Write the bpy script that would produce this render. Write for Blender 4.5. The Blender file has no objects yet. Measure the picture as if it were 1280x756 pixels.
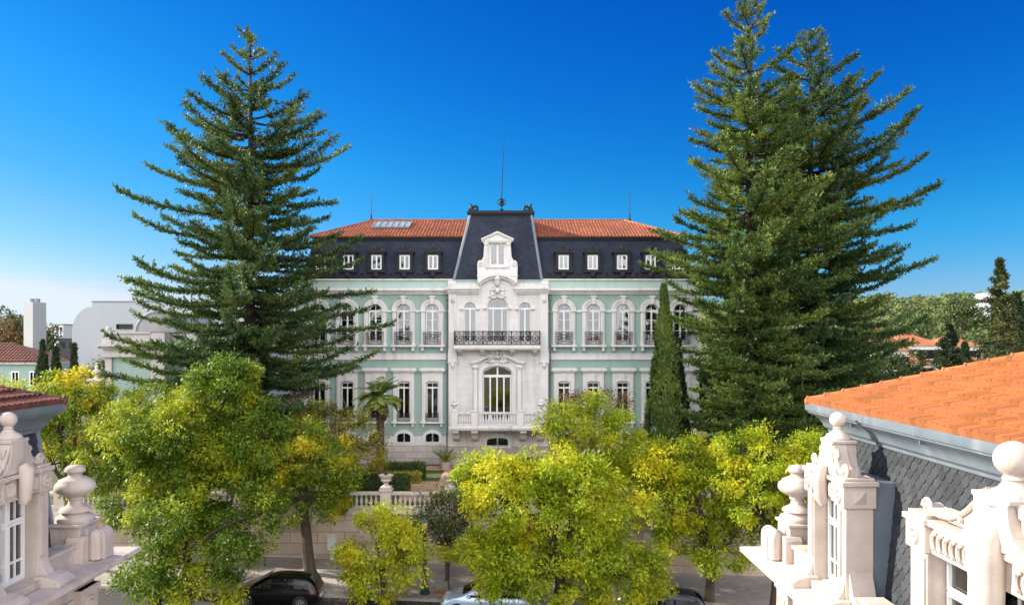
import bpy, bmesh, math, random
import numpy as np
from mathutils import Vector
from mathutils.geometry import tessellate_polygon
R = math.radians
SC = bpy.context.scene
COL = SC.collection
# ------------------------------------------------------------------ camera, sky, sun, exposure
H = 12.2                      # eye height above the street
cam = bpy.data.cameras.new('camera'); cam.lens = 28.125; cam.sensor_width = 36
cam.shift_y = 47 / 1280; cam.clip_start = 0.1; cam.clip_end = 6000
co = bpy.data.objects.new('camera', cam); COL.objects.link(co)
co.location = (0, 0, H); co.rotation_euler = (R(90), 0, 0)
SC.camera = co
SUN_EL, SUN_AZ = R(27), R(74)          # azimuth measured from +Y towards -X
world = bpy.data.worlds.new('World'); SC.world = world; world.use_nodes = True
nt = world.node_tree; nt.nodes.clear()
wo = nt.nodes.new('ShaderNodeOutputWorld'); bg = nt.nodes.new('ShaderNodeBackground')
sky = nt.nodes.new('ShaderNodeTexSky'); sky.sky_type = 'NISHITA'; sky.sun_disc = False
sky.sun_elevation = SUN_EL; sky.sun_rotation = -SUN_AZ
sky.air_density = 1.0; sky.dust_density = 0.25; sky.ozone_density = 2.5; sky.altitude = 50
EXPO = 1.6; SKY = 0.12
def wmath(op, a, b=None, c=None):
    n = nt.nodes.new('ShaderNodeMath'); n.operation = op
    for i, x in enumerate((a, b, c)):
        if x is None: continue
        if isinstance(x, (int, float)): n.inputs[i].default_value = x
        else: nt.links.new(x, n.inputs[i])
    return n.outputs[0]
sep = nt.nodes.new('ShaderNodeSeparateColor'); nt.links.new(sky.outputs[0], sep.inputs[0])
K = 1 / (SKY * 2 ** EXPO); nrm = 0.12 * 2
com = nt.nodes.new('ShaderNodeCombineColor')
for i, (gain, powr, top) in enumerate(((0.22, 4.0, 1.38), (0.40, 1.8, 1.58), (0.66, 1.0, 1.52))):   # deep blue, polarised look of the clear sky
    v0 = wmath('MULTIPLY', sep.outputs[i], nrm)
    v = wmath('MINIMUM', wmath('SUBTRACT', v0, wmath('MULTIPLY', wmath('MAXIMUM', wmath('SUBTRACT', v0, 0.97), 0.0), 0.4)), top) if i < 2 else wmath('MINIMUM', v0, top)
    nt.links.new(wmath('MULTIPLY', wmath('POWER', v, powr), gain * K), com.inputs[i])
# unseen bright veil added to the sky behind the camera, fill for shaded fronts
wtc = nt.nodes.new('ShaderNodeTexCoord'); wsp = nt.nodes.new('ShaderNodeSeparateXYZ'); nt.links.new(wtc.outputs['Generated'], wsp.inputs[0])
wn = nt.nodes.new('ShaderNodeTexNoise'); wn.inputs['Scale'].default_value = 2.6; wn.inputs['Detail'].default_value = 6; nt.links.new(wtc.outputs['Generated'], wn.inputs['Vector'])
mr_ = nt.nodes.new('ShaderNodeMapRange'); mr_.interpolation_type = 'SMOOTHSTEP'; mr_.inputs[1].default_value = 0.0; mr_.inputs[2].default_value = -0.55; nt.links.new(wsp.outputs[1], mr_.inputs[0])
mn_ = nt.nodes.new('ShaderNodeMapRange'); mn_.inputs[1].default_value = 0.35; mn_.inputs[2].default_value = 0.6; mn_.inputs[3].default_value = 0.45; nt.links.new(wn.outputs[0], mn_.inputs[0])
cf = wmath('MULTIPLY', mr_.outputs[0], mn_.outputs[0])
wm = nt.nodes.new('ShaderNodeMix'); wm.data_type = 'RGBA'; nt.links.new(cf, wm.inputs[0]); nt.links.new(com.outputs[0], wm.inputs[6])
FILL = 3.9 * K; wm.inputs[7].default_value = (FILL * 0.98, FILL * 0.955, FILL * 0.96, 1)
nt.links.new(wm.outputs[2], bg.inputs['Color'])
bg.inputs['Strength'].default_value = SKY
nt.links.new(bg.outputs[0], wo.inputs['Surface'])
sl = bpy.data.lights.new('sun', 'SUN'); sl.energy = 3.8; sl.angle = R(0.5); sl.color = (1.0, 0.9, 0.74)
so = bpy.data.objects.new('sun', sl); COL.objects.link(so)
so.location = (-60, 15, 60)
d_ = Vector((math.sin(SUN_AZ) * math.cos(SUN_EL), -math.cos(SUN_AZ) * math.cos(SUN_EL), -math.sin(SUN_EL)))
so.rotation_euler = d_.to_track_quat('-Z', 'Y').to_euler()
vs = SC.view_settings; vs.view_transform = 'Standard'; vs.look = 'None'; vs.gamma = 1; vs.exposure = EXPO
vs.use_curve_mapping = False
SC.cycles.max_bounces = 8; SC.cycles.transparent_max_bounces = 12

# ------------------------------------------------------------------ helpers
def W(px, py, d):             # photograph pixel at depth d -> world point (used only to read off sizes)
    return ((px - 640) * d / 1000, d, H - (py - 425) * d / 1000)

def _n(nt, t, **k):
    n = nt.nodes.new(t)
    for a, b in k.items(): setattr(n, a, b)
    return n

def mat(name, base, rough=0.7, c2=None, scale=1.5, amt=0.5, bump=0.0, bscale=8.0, metal=0.0, spec=0.3, fine=0.0, streak=0.0, streakcol=(0.1, 0.09, 0.08), coat=0.0):
    m = bpy.data.materials.new(name); m.use_nodes = True; t = m.node_tree; N = t.nodes; L = t.links
    p = N['Principled BSDF']; p.inputs['Roughness'].default_value = rough; p.inputs['Metallic'].default_value = metal
    p.inputs['Specular IOR Level'].default_value = spec; p.inputs['Coat Weight'].default_value = coat
    tc = _n(t, 'ShaderNodeTexCoord')
    out = None
    def mixc(f, a, b):
        mx = _n(t, 'ShaderNodeMix', data_type='RGBA')
        if isinstance(f, float): mx.inputs[0].default_value = f
        else: L.new(f, mx.inputs[0])
        for s, x in ((6, a), (7, b)):
            if isinstance(x, tuple): mx.inputs[s].default_value = (*x, 1)
            else: L.new(x, mx.inputs[s])
        return mx.outputs[2]
    out = tuple(base)
    if c2 is not None:
        nz = _n(t, 'ShaderNodeTexNoise'); nz.inputs['Scale'].default_value = scale; nz.inputs['Detail'].default_value = 6
        nz.inputs['Roughness'].default_value = 0.65
        L.new(tc.outputs['Object'], nz.inputs['Vector'])
        mr = _n(t, 'ShaderNodeMapRange'); mr.inputs[1].default_value = 0.38; mr.inputs[2].default_value = 0.66
        mr.inputs[4].default_value = amt
        L.new(nz.outputs[0], mr.inputs[0])
        out = mixc(mr.outputs[0], out, tuple(c2))
    if streak > 0:
        mp = _n(t, 'ShaderNodeMapping'); mp.inputs['Scale'].default_value = (2.2, 2.2, 0.16)
        L.new(tc.outputs['Object'], mp.inputs[0])
        nz = _n(t, 'ShaderNodeTexNoise'); nz.inputs['Scale'].default_value = 1.0; nz.inputs['Detail'].default_value = 7
        L.new(mp.outputs[0], nz.inputs['Vector'])
        mr = _n(t, 'ShaderNodeMapRange'); mr.inputs[1].default_value = 0.52; mr.inputs[2].default_value = 0.75; mr.inputs[4].default_value = streak
        L.new(nz.outputs[0], mr.inputs[0])
        out = mixc(mr.outputs[0], out, tuple(streakcol))
    if fine > 0:
        nz = _n(t, 'ShaderNodeTexNoise'); nz.inputs['Scale'].default_value = 28; nz.inputs['Detail'].default_value = 3
        L.new(tc.outputs['Object'], nz.inputs['Vector'])
        hs = _n(t, 'ShaderNodeHueSaturation')
        mr = _n(t, 'ShaderNodeMapRange'); mr.inputs[3].default_value = 1 - fine; mr.inputs[4].default_value = 1 + fine
        L.new(nz.outputs[0], mr.inputs[0]); L.new(mr.outputs[0], hs.inputs['Value'])
        if isinstance(out, tuple): hs.inputs['Color'].default_value = (*out, 1)
        else: L.new(out, hs.inputs['Color'])
        out = hs.outputs[0]
    if isinstance(out, tuple): p.inputs['Base Color'].default_value = (*out, 1)
    else: L.new(out, p.inputs['Base Color'])
    if bump > 0:
        nz = _n(t, 'ShaderNodeTexNoise'); nz.inputs['Scale'].default_value = bscale; nz.inputs['Detail'].default_value = 5
        L.new(tc.outputs['Object'], nz.inputs['Vector'])
        bp = _n(t, 'ShaderNodeBump'); bp.inputs['Strength'].default_value = bump; bp.inputs['Distance'].default_value = 0.03
        L.new(nz.outputs[0], bp.inputs['Height']); L.new(bp.outputs[0], p.inputs['Normal'])
    return m

def ashlar(m, bw, bh, mortar=0.008, dark=0.55, var=0.25, axis='XZ'):
    """adds block joints and block-to-block variation to a stone material (real masonry pattern)"""
    t = m.node_tree; N = t.nodes; L = t.links; p = N['Principled BSDF']
    src = p.inputs['Base Color'].links[0].from_socket
    tc = _n(t, 'ShaderNodeTexCoord'); sp = _n(t, 'ShaderNodeSeparateXYZ'); cb = _n(t, 'ShaderNodeCombineXYZ')
    L.new(tc.outputs['Object'], sp.inputs[0]); L.new(sp.outputs[0 if axis == 'XZ' else 1], cb.inputs[0]); L.new(sp.outputs[2], cb.inputs[1])
    br = _n(t, 'ShaderNodeTexBrick'); br.inputs['Scale'].default_value = 1; br.inputs['Brick Width'].default_value = bw
    br.inputs['Row Height'].default_value = bh; br.inputs['Mortar Size'].default_value = mortar
    br.inputs['Color1'].default_value = (1, 1, 1, 1); br.inputs['Color2'].default_value = (1 - var, 1 - var * 1.1, 1 - var * 1.2, 1)
    br.inputs['Mortar'].default_value = (dark, dark, dark, 1)
    L.new(cb.outputs[0], br.inputs['Vector'])
    mx = _n(t, 'ShaderNodeMix', data_type='RGBA', blend_type='MULTIPLY'); mx.inputs[0].default_value = 1
    L.new(src, mx.inputs[6]); L.new(br.outputs['Color'], mx.inputs[7]); L.new(mx.outputs[2], p.inputs['Base Color'])
    return m

def island(m, amt=0.25, hue=0.02):
    """piece-to-piece variation (each tile, slate or stone its own tone)"""
    t = m.node_tree; L = t.links; p = t.nodes['Principled BSDF']
    g = _n(t, 'ShaderNodeNewGeometry'); hs = _n(t, 'ShaderNodeHueSaturation')
    mr = _n(t, 'ShaderNodeMapRange'); mr.inputs[3].default_value = 1 - amt; mr.inputs[4].default_value = 1 + amt
    L.new(g.outputs['Random Per Island'], mr.inputs[0]); L.new(mr.outputs[0], hs.inputs['Value'])
    mr2 = _n(t, 'ShaderNodeMapRange'); mr2.inputs[3].default_value = 0.5 + hue; mr2.inputs[4].default_value = 0.5 - hue
    L.new(g.outputs['Random Per Island'], mr2.inputs[0]); L.new(mr2.outputs[0], hs.inputs['Hue'])
    if p.inputs['Base Color'].links:
        L.new(p.inputs['Base Color'].links[0].from_socket, hs.inputs['Color'])
    else: hs.inputs['Color'].default_value = p.inputs['Base Color'].default_value
    L.new(hs.outputs[0], p.inputs['Base Color'])
    return m

def leafmat(name, cols, scale=0.35, trans=0.4, rough=0.5, patch=None, pamt=0.8, plo=0.5, phi=0.62):
    m = bpy.data.materials.new(name); m.use_nodes = True; t = m.node_tree; N = t.nodes; L = t.links
    p = N['Principled BSDF']; p.inputs['Roughness'].default_value = rough; p.inputs['Specular IOR Level'].default_value = 0.35
    g = _n(t, 'ShaderNodeNewGeometry'); tc = _n(t, 'ShaderNodeTexCoord')
    cr = _n(t, 'ShaderNodeValToRGB'); el = cr.color_ramp.elements
    while len(el) < len(cols): el.new(0.5)
    for i, c in enumerate(cols):
        el[i].position = i / (len(cols) - 1); el[i].color = (*c, 1)
    L.new(g.outputs['Random Per Island'], cr.inputs[0])
    c = cr.outputs[0]
    if patch:
        nz = _n(t, 'ShaderNodeTexNoise'); nz.inputs['Scale'].default_value = scale; nz.inputs['Detail'].default_value = 3
        L.new(tc.outputs['Object'], nz.inputs['Vector'])
        mr = _n(t, 'ShaderNodeMapRange'); mr.inputs[1].default_value = plo; mr.inputs[2].default_value = phi; mr.inputs[4].default_value = pamt
        L.new(nz.outputs[0], mr.inputs[0])
        mx = _n(t, 'ShaderNodeMix', data_type='RGBA'); L.new(mr.outputs[0], mx.inputs[0]); L.new(c, mx.inputs[6])
        mx.inputs[7].default_value = (*patch, 1); c = mx.outputs[2]
    L.new(c, p.inputs['Base Color'])
    tr = _n(t, 'ShaderNodeBsdfTranslucent'); L.new(c, tr.inputs['Color'])
    ms = _n(t, 'ShaderNodeMixShader'); ms.inputs[0].default_value = trans
    L.new(p.outputs[0], ms.inputs[1]); L.new(tr.outputs[0], ms.inputs[2])
    L.new(ms.outputs[0], N['Material Output'].inputs['Surface'])
    return m

def glassmat(name, tint=(0.75, 0.8, 0.82), rough=0.02, clear=0.75):
    m = bpy.data.materials.new(name); m.use_nodes = True; t = m.node_tree; N = t.nodes; L = t.links
    N.remove(N['Principled BSDF'])
    tr = _n(t, 'ShaderNodeBsdfTransparent'); tr.inputs[0].default_value = (*[x * clear for x in tint], 1)
    gl = _n(t, 'ShaderNodeBsdfGlossy'); gl.inputs['Roughness'].default_value = rough
    fr = _n(t, 'ShaderNodeFresnel'); fr.inputs[0].default_value = 1.55
    ad = _n(t, 'ShaderNodeMath', operation='ADD'); ad.inputs[1].default_value = 0.12; L.new(fr.outputs[0], ad.inputs[0])
    ms = _n(t, 'ShaderNodeMixShader'); L.new(ad.outputs[0], ms.inputs[0]); L.new(tr.outputs[0], ms.inputs[1]); L.new(gl.outputs[0], ms.inputs[2])
    L.new(ms.outputs[0], N['Material Output'].inputs['Surface'])
    return m

ORG = {}
def empty(name, loc, label=None, cat=None, group=None):
    o = bpy.data.objects.new(name, None); COL.objects.link(o); o.location = loc; ORG[o.name] = Vector(loc)
    o.empty_display_size = 0.3
    if label: tag(o, label, cat, group)
    return o
def tag(o, label=None, cat=None, group=None, kind=None):
    if label: o['label'] = label
    if cat: o['category'] = cat
    if group: o['group'] = group
    if kind: o['kind'] = kind
    return o
def org(o):
    v = Vector((0, 0, 0))
    while o is not None: v += o.location; o = o.parent
    return v

def mesh_np(name, V, F, m, parent=None, loc=None, smooth=False):
    """fast quad/tri mesh from numpy arrays (world coords)"""
    me = bpy.data.meshes.new(name)
    V = np.asarray(V, dtype=np.float32); F = np.asarray(F, dtype=np.int32)
    base = org(parent) if parent is not None else (Vector(loc) if loc is not None else Vector((0, 0, 0)))
    V = V - np.array(base, dtype=np.float32)
    k = F.shape[1]
    me.vertices.add(len(V)); me.vertices.foreach_set('co', V.ravel())
    me.loops.add(F.size); me.loops.foreach_set('vertex_index', F.ravel())
    me.polygons.add(len(F)); me.polygons.foreach_set('loop_start', np.arange(0, F.size, k, dtype=np.int32))
    if smooth: me.polygons.foreach_set('use_smooth', np.ones(len(F), dtype=bool))
    me.update(calc_edges=True)
    me.materials.append(m)
    o = bpy.data.objects.new(name, me); COL.objects.link(o)
    if parent is not None: o.parent = parent
    else: o.location = base
    return o

class MB:
    def __init__(s, tf=None): s.v = []; s.f = []; s.tf = tf
    def add(s, vs, fs):
        b = len(s.v); s.v += [tuple(x) for x in vs]; s.f += [tuple(i + b for i in f) for f in fs]; return s
    def box(s, x0, x1, y0, y1, z0, z1):
        return s.add([(x0, y0, z0), (x1, y0, z0), (x1, y1, z0), (x0, y1, z0), (x0, y0, z1), (x1, y0, z1), (x1, y1, z1), (x0, y1, z1)],
              [(0, 3, 2, 1), (4, 5, 6, 7), (0, 1, 5, 4), (1, 2, 6, 5), (2, 3, 7, 6), (3, 0, 4, 7)])
    def frustum(s, b, t):     # b,t = (x0,x1,y0,y1,z)
        return s.add([(b[0], b[2], b[4]), (b[1], b[2], b[4]), (b[1], b[3], b[4]), (b[0], b[3], b[4]), (t[0], t[2], t[4]), (t[1], t[2], t[4]), (t[1], t[3], t[4]), (t[0], t[3], t[4])],
              [(0, 3, 2, 1), (4, 5, 6, 7), (0, 1, 5, 4), (1, 2, 6, 5), (2, 3, 7, 6), (3, 0, 4, 7)])
    def extr(s, outer, holes, d0, d1, plane='xz'):
        loops = [outer] + list(holes)
        tri = tessellate_polygon([[Vector((a, b, 0)) for a, b in l] for l in loops])
        pts = [p for l in loops for p in l]; n = len(pts)
        if plane == 'xz': mk = lambda a, b, d: (a, d, b)
        elif plane == 'yz': mk = lambda a, b, d: (d, a, b)
        else: mk = lambda a, b, d: (a, b, d)
        vs = [mk(a, b, d0) for a, b in pts] + [mk(a, b, d1) for a, b in pts]
        fs = [t for t in tri] + [tuple(i + n for i in reversed(t)) for t in tri]
        k = 0
        for l in loops:
            for i in range(len(l)):
                a = k + i; b = k + (i + 1) % len(l); fs.append((a, b, b + n, a + n))
            k += len(l)
        return s.add(vs, fs)
    def lathe(s, prof, cx, cy, z0=0, seg=16, sx=1, sy=1):
        vs = []; fs = []; k = len(prof)
        for r, z in prof:
            for j in range(seg):
                a = 2 * math.pi * j / seg; vs.append((cx + r * sx * math.cos(a), cy + r * sy * math.sin(a), z0 + z))
        for i in range(k - 1):
            for j in range(seg):
                j2 = (j + 1) % seg; fs.append((i * seg + j, i * seg + j2, (i + 1) * seg + j2, (i + 1) * seg + j))
        fs.append(tuple(range(seg - 1, -1, -1))); fs.append(tuple((k - 1) * seg + j for j in range(seg)))
        return s.add(vs, fs)
    def sqlathe(s, prof, cx, cy, z0=0):   # square plan
        vs = []; fs = []
        for r, z in prof: vs += [(cx - r, cy - r, z0 + z), (cx + r, cy - r, z0 + z), (cx + r, cy + r, z0 + z), (cx - r, cy + r, z0 + z)]
        for i in range(len(prof) - 1):
            for j in range(4): fs.append((i * 4 + j, i * 4 + (j + 1) % 4, i * 4 + 4 + (j + 1) % 4, i * 4 + 4 + j))
        k = (len(prof) - 1) * 4; fs += [(3, 2, 1, 0), (k, k + 1, k + 2, k + 3)]
        return s.add(vs, fs)
    def tube(s, pts, r, seg=6, closed=False):
        pts = [Vector(p) for p in pts]; n = len(pts); rs = r if isinstance(r, (list, tuple)) else [r] * n
        vs = []; fs = []; up = None
        for i, p in enumerate(pts):
            if closed: t = (pts[(i + 1) % n] - pts[i - 1])
            else: t = pts[min(i + 1, n - 1)] - pts[max(i - 1, 0)]
            if t.length < 1e-9: t = Vector((0, 0, 1))
            t.normalize()
            if up is None: up = t.orthogonal().normalized()
            a = up - t * up.dot(t)
            if a.length < 1e-6: a = t.orthogonal()
            a.normalize(); up = a; b = t.cross(a)
            for j in range(seg):
                an = 2 * math.pi * j / seg; vs.append(p + (a * math.cos(an) + b * math.sin(an)) * rs[i])
        m = n if closed else n - 1
        for i in range(m):
            i2 = (i + 1) % n
            for j in range(seg):
                j2 = (j + 1) % seg; fs.append((i * seg + j, i * seg + j2, i2 * seg + j2, i2 * seg + j))
        if not closed:
            fs.append(tuple(range(seg - 1, -1, -1))); fs.append(tuple((n - 1) * seg + j for j in range(seg)))
        return s.add(vs, fs)
    def ball(s, c, r, seg=14, rings=9, sz=1.0):
        prof = [(r * math.sin(math.pi * i / rings), -r * sz * math.cos(math.pi * i / rings)) for i in range(1, rings)]
        return s.lathe([(0.001, -r * sz)] + prof + [(0.001, r * sz)], c[0], c[1], c[2], seg)
    def build(s, name, m, parent=None, smooth=True, recalc=True, bevel=0.0, loc=None, angle=35):
        vs = [s.tf(*p) for p in s.v] if s.tf else s.v
        base = org(parent) if parent is not None else (Vector(loc) if loc is not None else Vector((0, 0, 0)))
        me = bpy.data.meshes.new(name)
        me.from_pydata([tuple(Vector(p) - base) for p in vs], [], s.f)
        if recalc:
            bm = bmesh.new(); bm.from_mesh(me); bmesh.ops.recalc_face_normals(bm, faces=bm.faces); bm.to_mesh(me); bm.free()
        me.update()
        if smooth:
            me.polygons.foreach_set('use_smooth', np.ones(len(me.polygons), dtype=bool)); me.set_sharp_from_angle(angle=R(angle))
        me.materials.append(m)
        o = bpy.data.objects.new(name, me); COL.objects.link(o)
        if parent is not None: o.parent = parent
        else: o.location = base
        if bevel > 0:
            b = o.modifiers.new('bevel', 'BEVEL'); b.width = bevel; b.segments = 2; b.limit_method = 'ANGLE'; b.angle_limit = R(40)
        return o

def copy_tree(o, parent, loc=None):
    c = o.copy(); COL.objects.link(c); c.parent = parent
    if loc is not None: c.location = loc
    for ch in list(o.children): copy_tree(ch, c)
    return c

def arch(cx, z0, hw, zs, n=12, rise=None):
    """closed outline: flat bottom at z0, springing at zs, arch above (semicircle or segment of the given rise)"""
    if rise is None: rise = hw
    pts = [(cx - hw, z0), (cx + hw, z0)]
    for i in range(n + 1):
        a = math.pi * i / n
        pts.append((cx + hw * math.cos(a), zs + rise * math.sin(a)))
    return pts
def rect(x0, x1, z0, z1): return [(x0, z0), (x1, z0), (x1, z1), (x0, z1)]
def spiral(cx, cz, r, turns, a0, y, n=18, hand=1, rmin=0.25):
    return [(cx + (r * (1 - (1 - rmin) * i / n)) * math.cos(a0 + hand * 2 * math.pi * turns * i / n), y, cz + (r * (1 - (1 - rmin) * i / n)) * math.sin(a0 + hand * 2 * math.pi * turns * i / n)) for i in range(n + 1)]
BAL = [(0.085, 0), (0.085, 0.06), (0.05, 0.08), (0.045, 0.12), (0.075, 0.2), (0.085, 0.27), (0.07, 0.36), (0.045, 0.48), (0.04, 0.54), (0.06, 0.56), (0.06, 0.58), (0.08, 0.6), (0.08, 0.64)]

# ------------------------------------------------------------------ materials
M = {}
M['stone_near'] = mat('limestone_near', (0.58, 0.505, 0.45), 0.8, (0.42, 0.35, 0.30), 1.1, 0.75, 0.2, 40, fine=0.07, streak=0.6, streakcol=(0.26, 0.225, 0.20))
M['stone'] = mat('palace_stone', (0.74, 0.725, 0.71), 0.75, (0.58, 0.555, 0.53), 0.5, 0.6, 0.1, 14, streak=0.6, streakcol=(0.36, 0.345, 0.33))
M['stone_block'] = ashlar(mat('palace_ashlar', (0.74, 0.725, 0.71), 0.75, (0.60, 0.575, 0.55), 0.45, 0.6, 0.1, 14, streak=0.6, streakcol=(0.38, 0.35, 0.33)), 1.15, 0.52, 0.010, 0.72, 0.1)
M['base_block'] = ashlar(mat('palace_plinth', (0.55, 0.50, 0.47), 0.8, (0.40, 0.36, 0.33), 0.6, 0.7, 0.25, 9, streak=0.4, streakcol=(0.28, 0.25, 0.22)), 1.4, 0.45, 0.018, 0.5, 0.25)
M['green'] = mat('green_render', (0.315, 0.43, 0.39), 0.85, (0.26, 0.365, 0.33), 0.35, 0.7, 0.06, 20, streak=0.5, streakcol=(0.22, 0.31, 0.27))
M['palegreen'] = mat('pale_green_render', (0.42, 0.54, 0.49), 0.85, (0.36, 0.47, 0.42), 0.5, 0.6, 0.05, 20, streak=0.4, streakcol=(0.34, 0.38, 0.33))
M['white'] = mat('white_paint', (0.8, 0.8, 0.79), 0.45, (0.74, 0.74, 0.72), 2, 0.4)
M['slate_far'] = mat('slate_roof', (0.026, 0.034, 0.056), 0.7, (0.042, 0.052, 0.076), 0.8, 0.7, 0.2, 6, spec=0.12, streak=0.2, streakcol=(0.05, 0.058, 0.075))
def scale_rows(m):            # rows of small slates
    t = m.node_tree; L = t.links; p = t.nodes['Principled BSDF']
    return ashlar(m, 0.3, 0.22, 0.012, 0.7, 0.25)
scale_rows(M['slate_far'])
M['slate'] = island(mat('scale_slate', (0.042, 0.047, 0.056), 0.65, (0.029, 0.033, 0.040), 1.5, 0.7, 0.15, 25, spec=0.2, streak=0.3, streakcol=(0.075, 0.08, 0.085)), 0.22, 0.01)
M['slate_flat'] = mat('slate_plain', (0.045, 0.05, 0.06), 0.65, (0.035, 0.04, 0.047), 2.0, 0.6, 0.1, 12)
M['lead'] = mat('lead_dark', (0.012, 0.014, 0.02), 0.6, (0.022, 0.024, 0.03), 2, 0.6)
M['leadpale'] = mat('lead_pale', (0.22, 0.24, 0.27), 0.5, (0.15, 0.17, 0.2), 2, 0.6)
M['zinc'] = mat('zinc_cornice', (0.20, 0.25, 0.30), 0.4, (0.15, 0.19, 0.24), 1.3, 0.8, 0.05, 6, metal=0.35, spec=0.5, streak=0.5, streakcol=(0.38, 0.40, 0.41))
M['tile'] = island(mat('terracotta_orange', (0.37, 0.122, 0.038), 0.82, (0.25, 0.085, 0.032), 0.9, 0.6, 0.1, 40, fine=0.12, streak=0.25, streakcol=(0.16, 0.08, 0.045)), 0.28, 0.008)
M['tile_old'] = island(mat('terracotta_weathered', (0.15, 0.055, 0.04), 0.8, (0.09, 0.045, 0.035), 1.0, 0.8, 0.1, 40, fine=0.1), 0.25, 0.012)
M['tile_far'] = island(mat('terracotta_palace', (0.34, 0.115, 0.06), 0.8, (0.22, 0.08, 0.05), 0.5, 0.8, fine=0.1), 0.28, 0.014)
M['glass'] = glassmat('window_glass')
M['curtain'] = mat('white_curtain', (0.82, 0.82, 0.8), 0.9)
M['curtain_warm'] = mat('cream_curtain', (0.72, 0.62, 0.38), 0.9)
M['curtain_dim'] = mat('grey_curtain', (0.42, 0.40, 0.38), 0.9)
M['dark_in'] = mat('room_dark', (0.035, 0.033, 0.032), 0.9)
M['iron'] = mat('black_iron', (0.018, 0.019, 0.022), 0.5)
M['garden_stone'] = mat('garden_stone', (0.62, 0.54, 0.47), 0.8, (0.44, 0.38, 0.33), 1.5, 0.7, 0.2, 12, streak=0.45, streakcol=(0.3, 0.26, 0.22))
M['wall_block'] = ashlar(mat('wall_blocks', (0.56, 0.44, 0.35), 0.85, (0.42, 0.35, 0.30), 0.6, 0.7, 0.3, 9, streak=0.35, streakcol=(0.3, 0.26, 0.22)), 1.5, 0.62, 0.022, 0.5, 0.28)
M['asphalt'] = mat('asphalt', (0.055, 0.055, 0.057), 0.9, (0.04, 0.04, 0.042), 1.2, 0.7, 0.3, 60, fine=0.2)
M['pavement'] = mat('limestone_setts', (0.34, 0.31, 0.28), 0.85, (0.24, 0.22, 0.20), 1.4, 0.8, 0.4, 25, fine=0.2)
M['kerb'] = mat('kerb_stone', (0.4, 0.38, 0.35), 0.8, (0.3, 0.28, 0.26), 2, 0.6, 0.2, 20)
M['gravel'] = mat('tan_path', (0.44, 0.28, 0.17), 0.95, (0.36, 0.23, 0.14), 3, 0.6, 0.2, 60, fine=0.15)
M['lawn'] = mat('lawn_soil', (0.05, 0.085, 0.02), 0.95, (0.09, 0.08, 0.035), 1.2, 0.7, 0.4, 30, fine=0.2)
M['bark'] = mat('bark', (0.085, 0.062, 0.045), 0.9, (0.05, 0.037, 0.028), 3, 0.7, 0.6, 9, streak=0.4, streakcol=(0.16, 0.13, 0.1))
M['bark_pale'] = mat('bark_pale', (0.20, 0.165, 0.125), 0.9, (0.12, 0.10, 0.075), 3, 0.7, 0.6, 9)
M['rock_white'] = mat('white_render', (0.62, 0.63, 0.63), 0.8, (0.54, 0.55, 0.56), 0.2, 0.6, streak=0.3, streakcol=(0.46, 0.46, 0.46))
M['stone_dim'] = mat('pavilion_stone', (0.50, 0.475, 0.475), 0.8, (0.40, 0.375, 0.37), 0.6, 0.6, streak=0.4, streakcol=(0.30, 0.28, 0.27))
M['tile_dark'] = mat('dark_red_roof', (0.13, 0.05, 0.04), 0.85, (0.09, 0.042, 0.035), 0.8, 0.7)
M['grey_render'] = mat('grey_render', (0.36, 0.375, 0.39), 0.85, (0.31, 0.325, 0.34), 0.3, 0.6, streak=0.3, streakcol=(0.27, 0.28, 0.29))
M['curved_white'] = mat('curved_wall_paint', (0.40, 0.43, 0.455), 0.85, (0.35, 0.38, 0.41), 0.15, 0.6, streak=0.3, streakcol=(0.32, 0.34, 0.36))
M['bark_dark'] = mat('bark_dark', (0.035, 0.028, 0.024), 0.9, (0.02, 0.016, 0.014), 3, 0.7, 0.6, 9)
M['cream'] = mat('cream_render', (0.62, 0.55, 0.45), 0.8, (0.55, 0.48, 0.40), 0.3, 0.6, streak=0.3, streakcol=(0.4, 0.36, 0.3))
# foliage
M['leaf_lime'] = leafmat('leaves_lime', [(0.17, 0.28, 0.012), (0.34, 0.43, 0.018), (0.52, 0.54, 0.025)], patch=(0.58, 0.54, 0.02), trans=0.5, pamt=0.85, scale=0.45)
M['leaf_yellow'] = leafmat('leaves_yellow', [(0.28, 0.38, 0.015), (0.46, 0.50, 0.02), (0.60, 0.60, 0.03)], patch=(0.64, 0.54, 0.02), trans=0.5, scale=0.6)
M['leaf_green'] = leafmat('leaves_green', [(0.05, 0.105, 0.01), (0.10, 0.18, 0.013), (0.20, 0.29, 0.017)], patch=(0.42, 0.45, 0.02), trans=0.45, pamt=0.9, scale=0.4, plo=0.47, phi=0.62)
M['leaf_mixed'] = leafmat('leaves_mixed', [(0.10, 0.17, 0.012), (0.18, 0.26, 0.018), (0.30, 0.36, 0.022)], patch=(0.60, 0.50, 0.015), trans=0.48, pamt=0.9, scale=0.35, plo=0.5, phi=0.6)
M['leaf_olive'] = leafmat('leaves_olive', [(0.05, 0.075, 0.02), (0.08, 0.11, 0.025), (0.13, 0.15, 0.035)], patch=(0.16, 0.17, 0.03), trans=0.3)
M['leaf_autumn'] = leafmat('leaves_autumn', [(0.20, 0.20, 0.02), (0.32, 0.28, 0.03), (0.40, 0.30, 0.04)], patch=(0.16, 0.19, 0.02), trans=0.4, scale=0.7)
M['leaf_red'] = leafmat('leaves_red', [(0.13, 0.07, 0.04), (0.21, 0.12, 0.06), (0.22, 0.18, 0.08)], trans=0.3)
M['leaf_hedge'] = leafmat('leaves_hedge', [(0.03, 0.055, 0.012), (0.05, 0.085, 0.015), (0.09, 0.12, 0.02)], trans=0.2)
M['leaf_hedge_gold'] = leafmat('leaves_hedge_gold', [(0.16, 0.2, 0.02), (0.3, 0.3, 0.03), (0.4, 0.36, 0.04)], trans=0.25)
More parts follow.
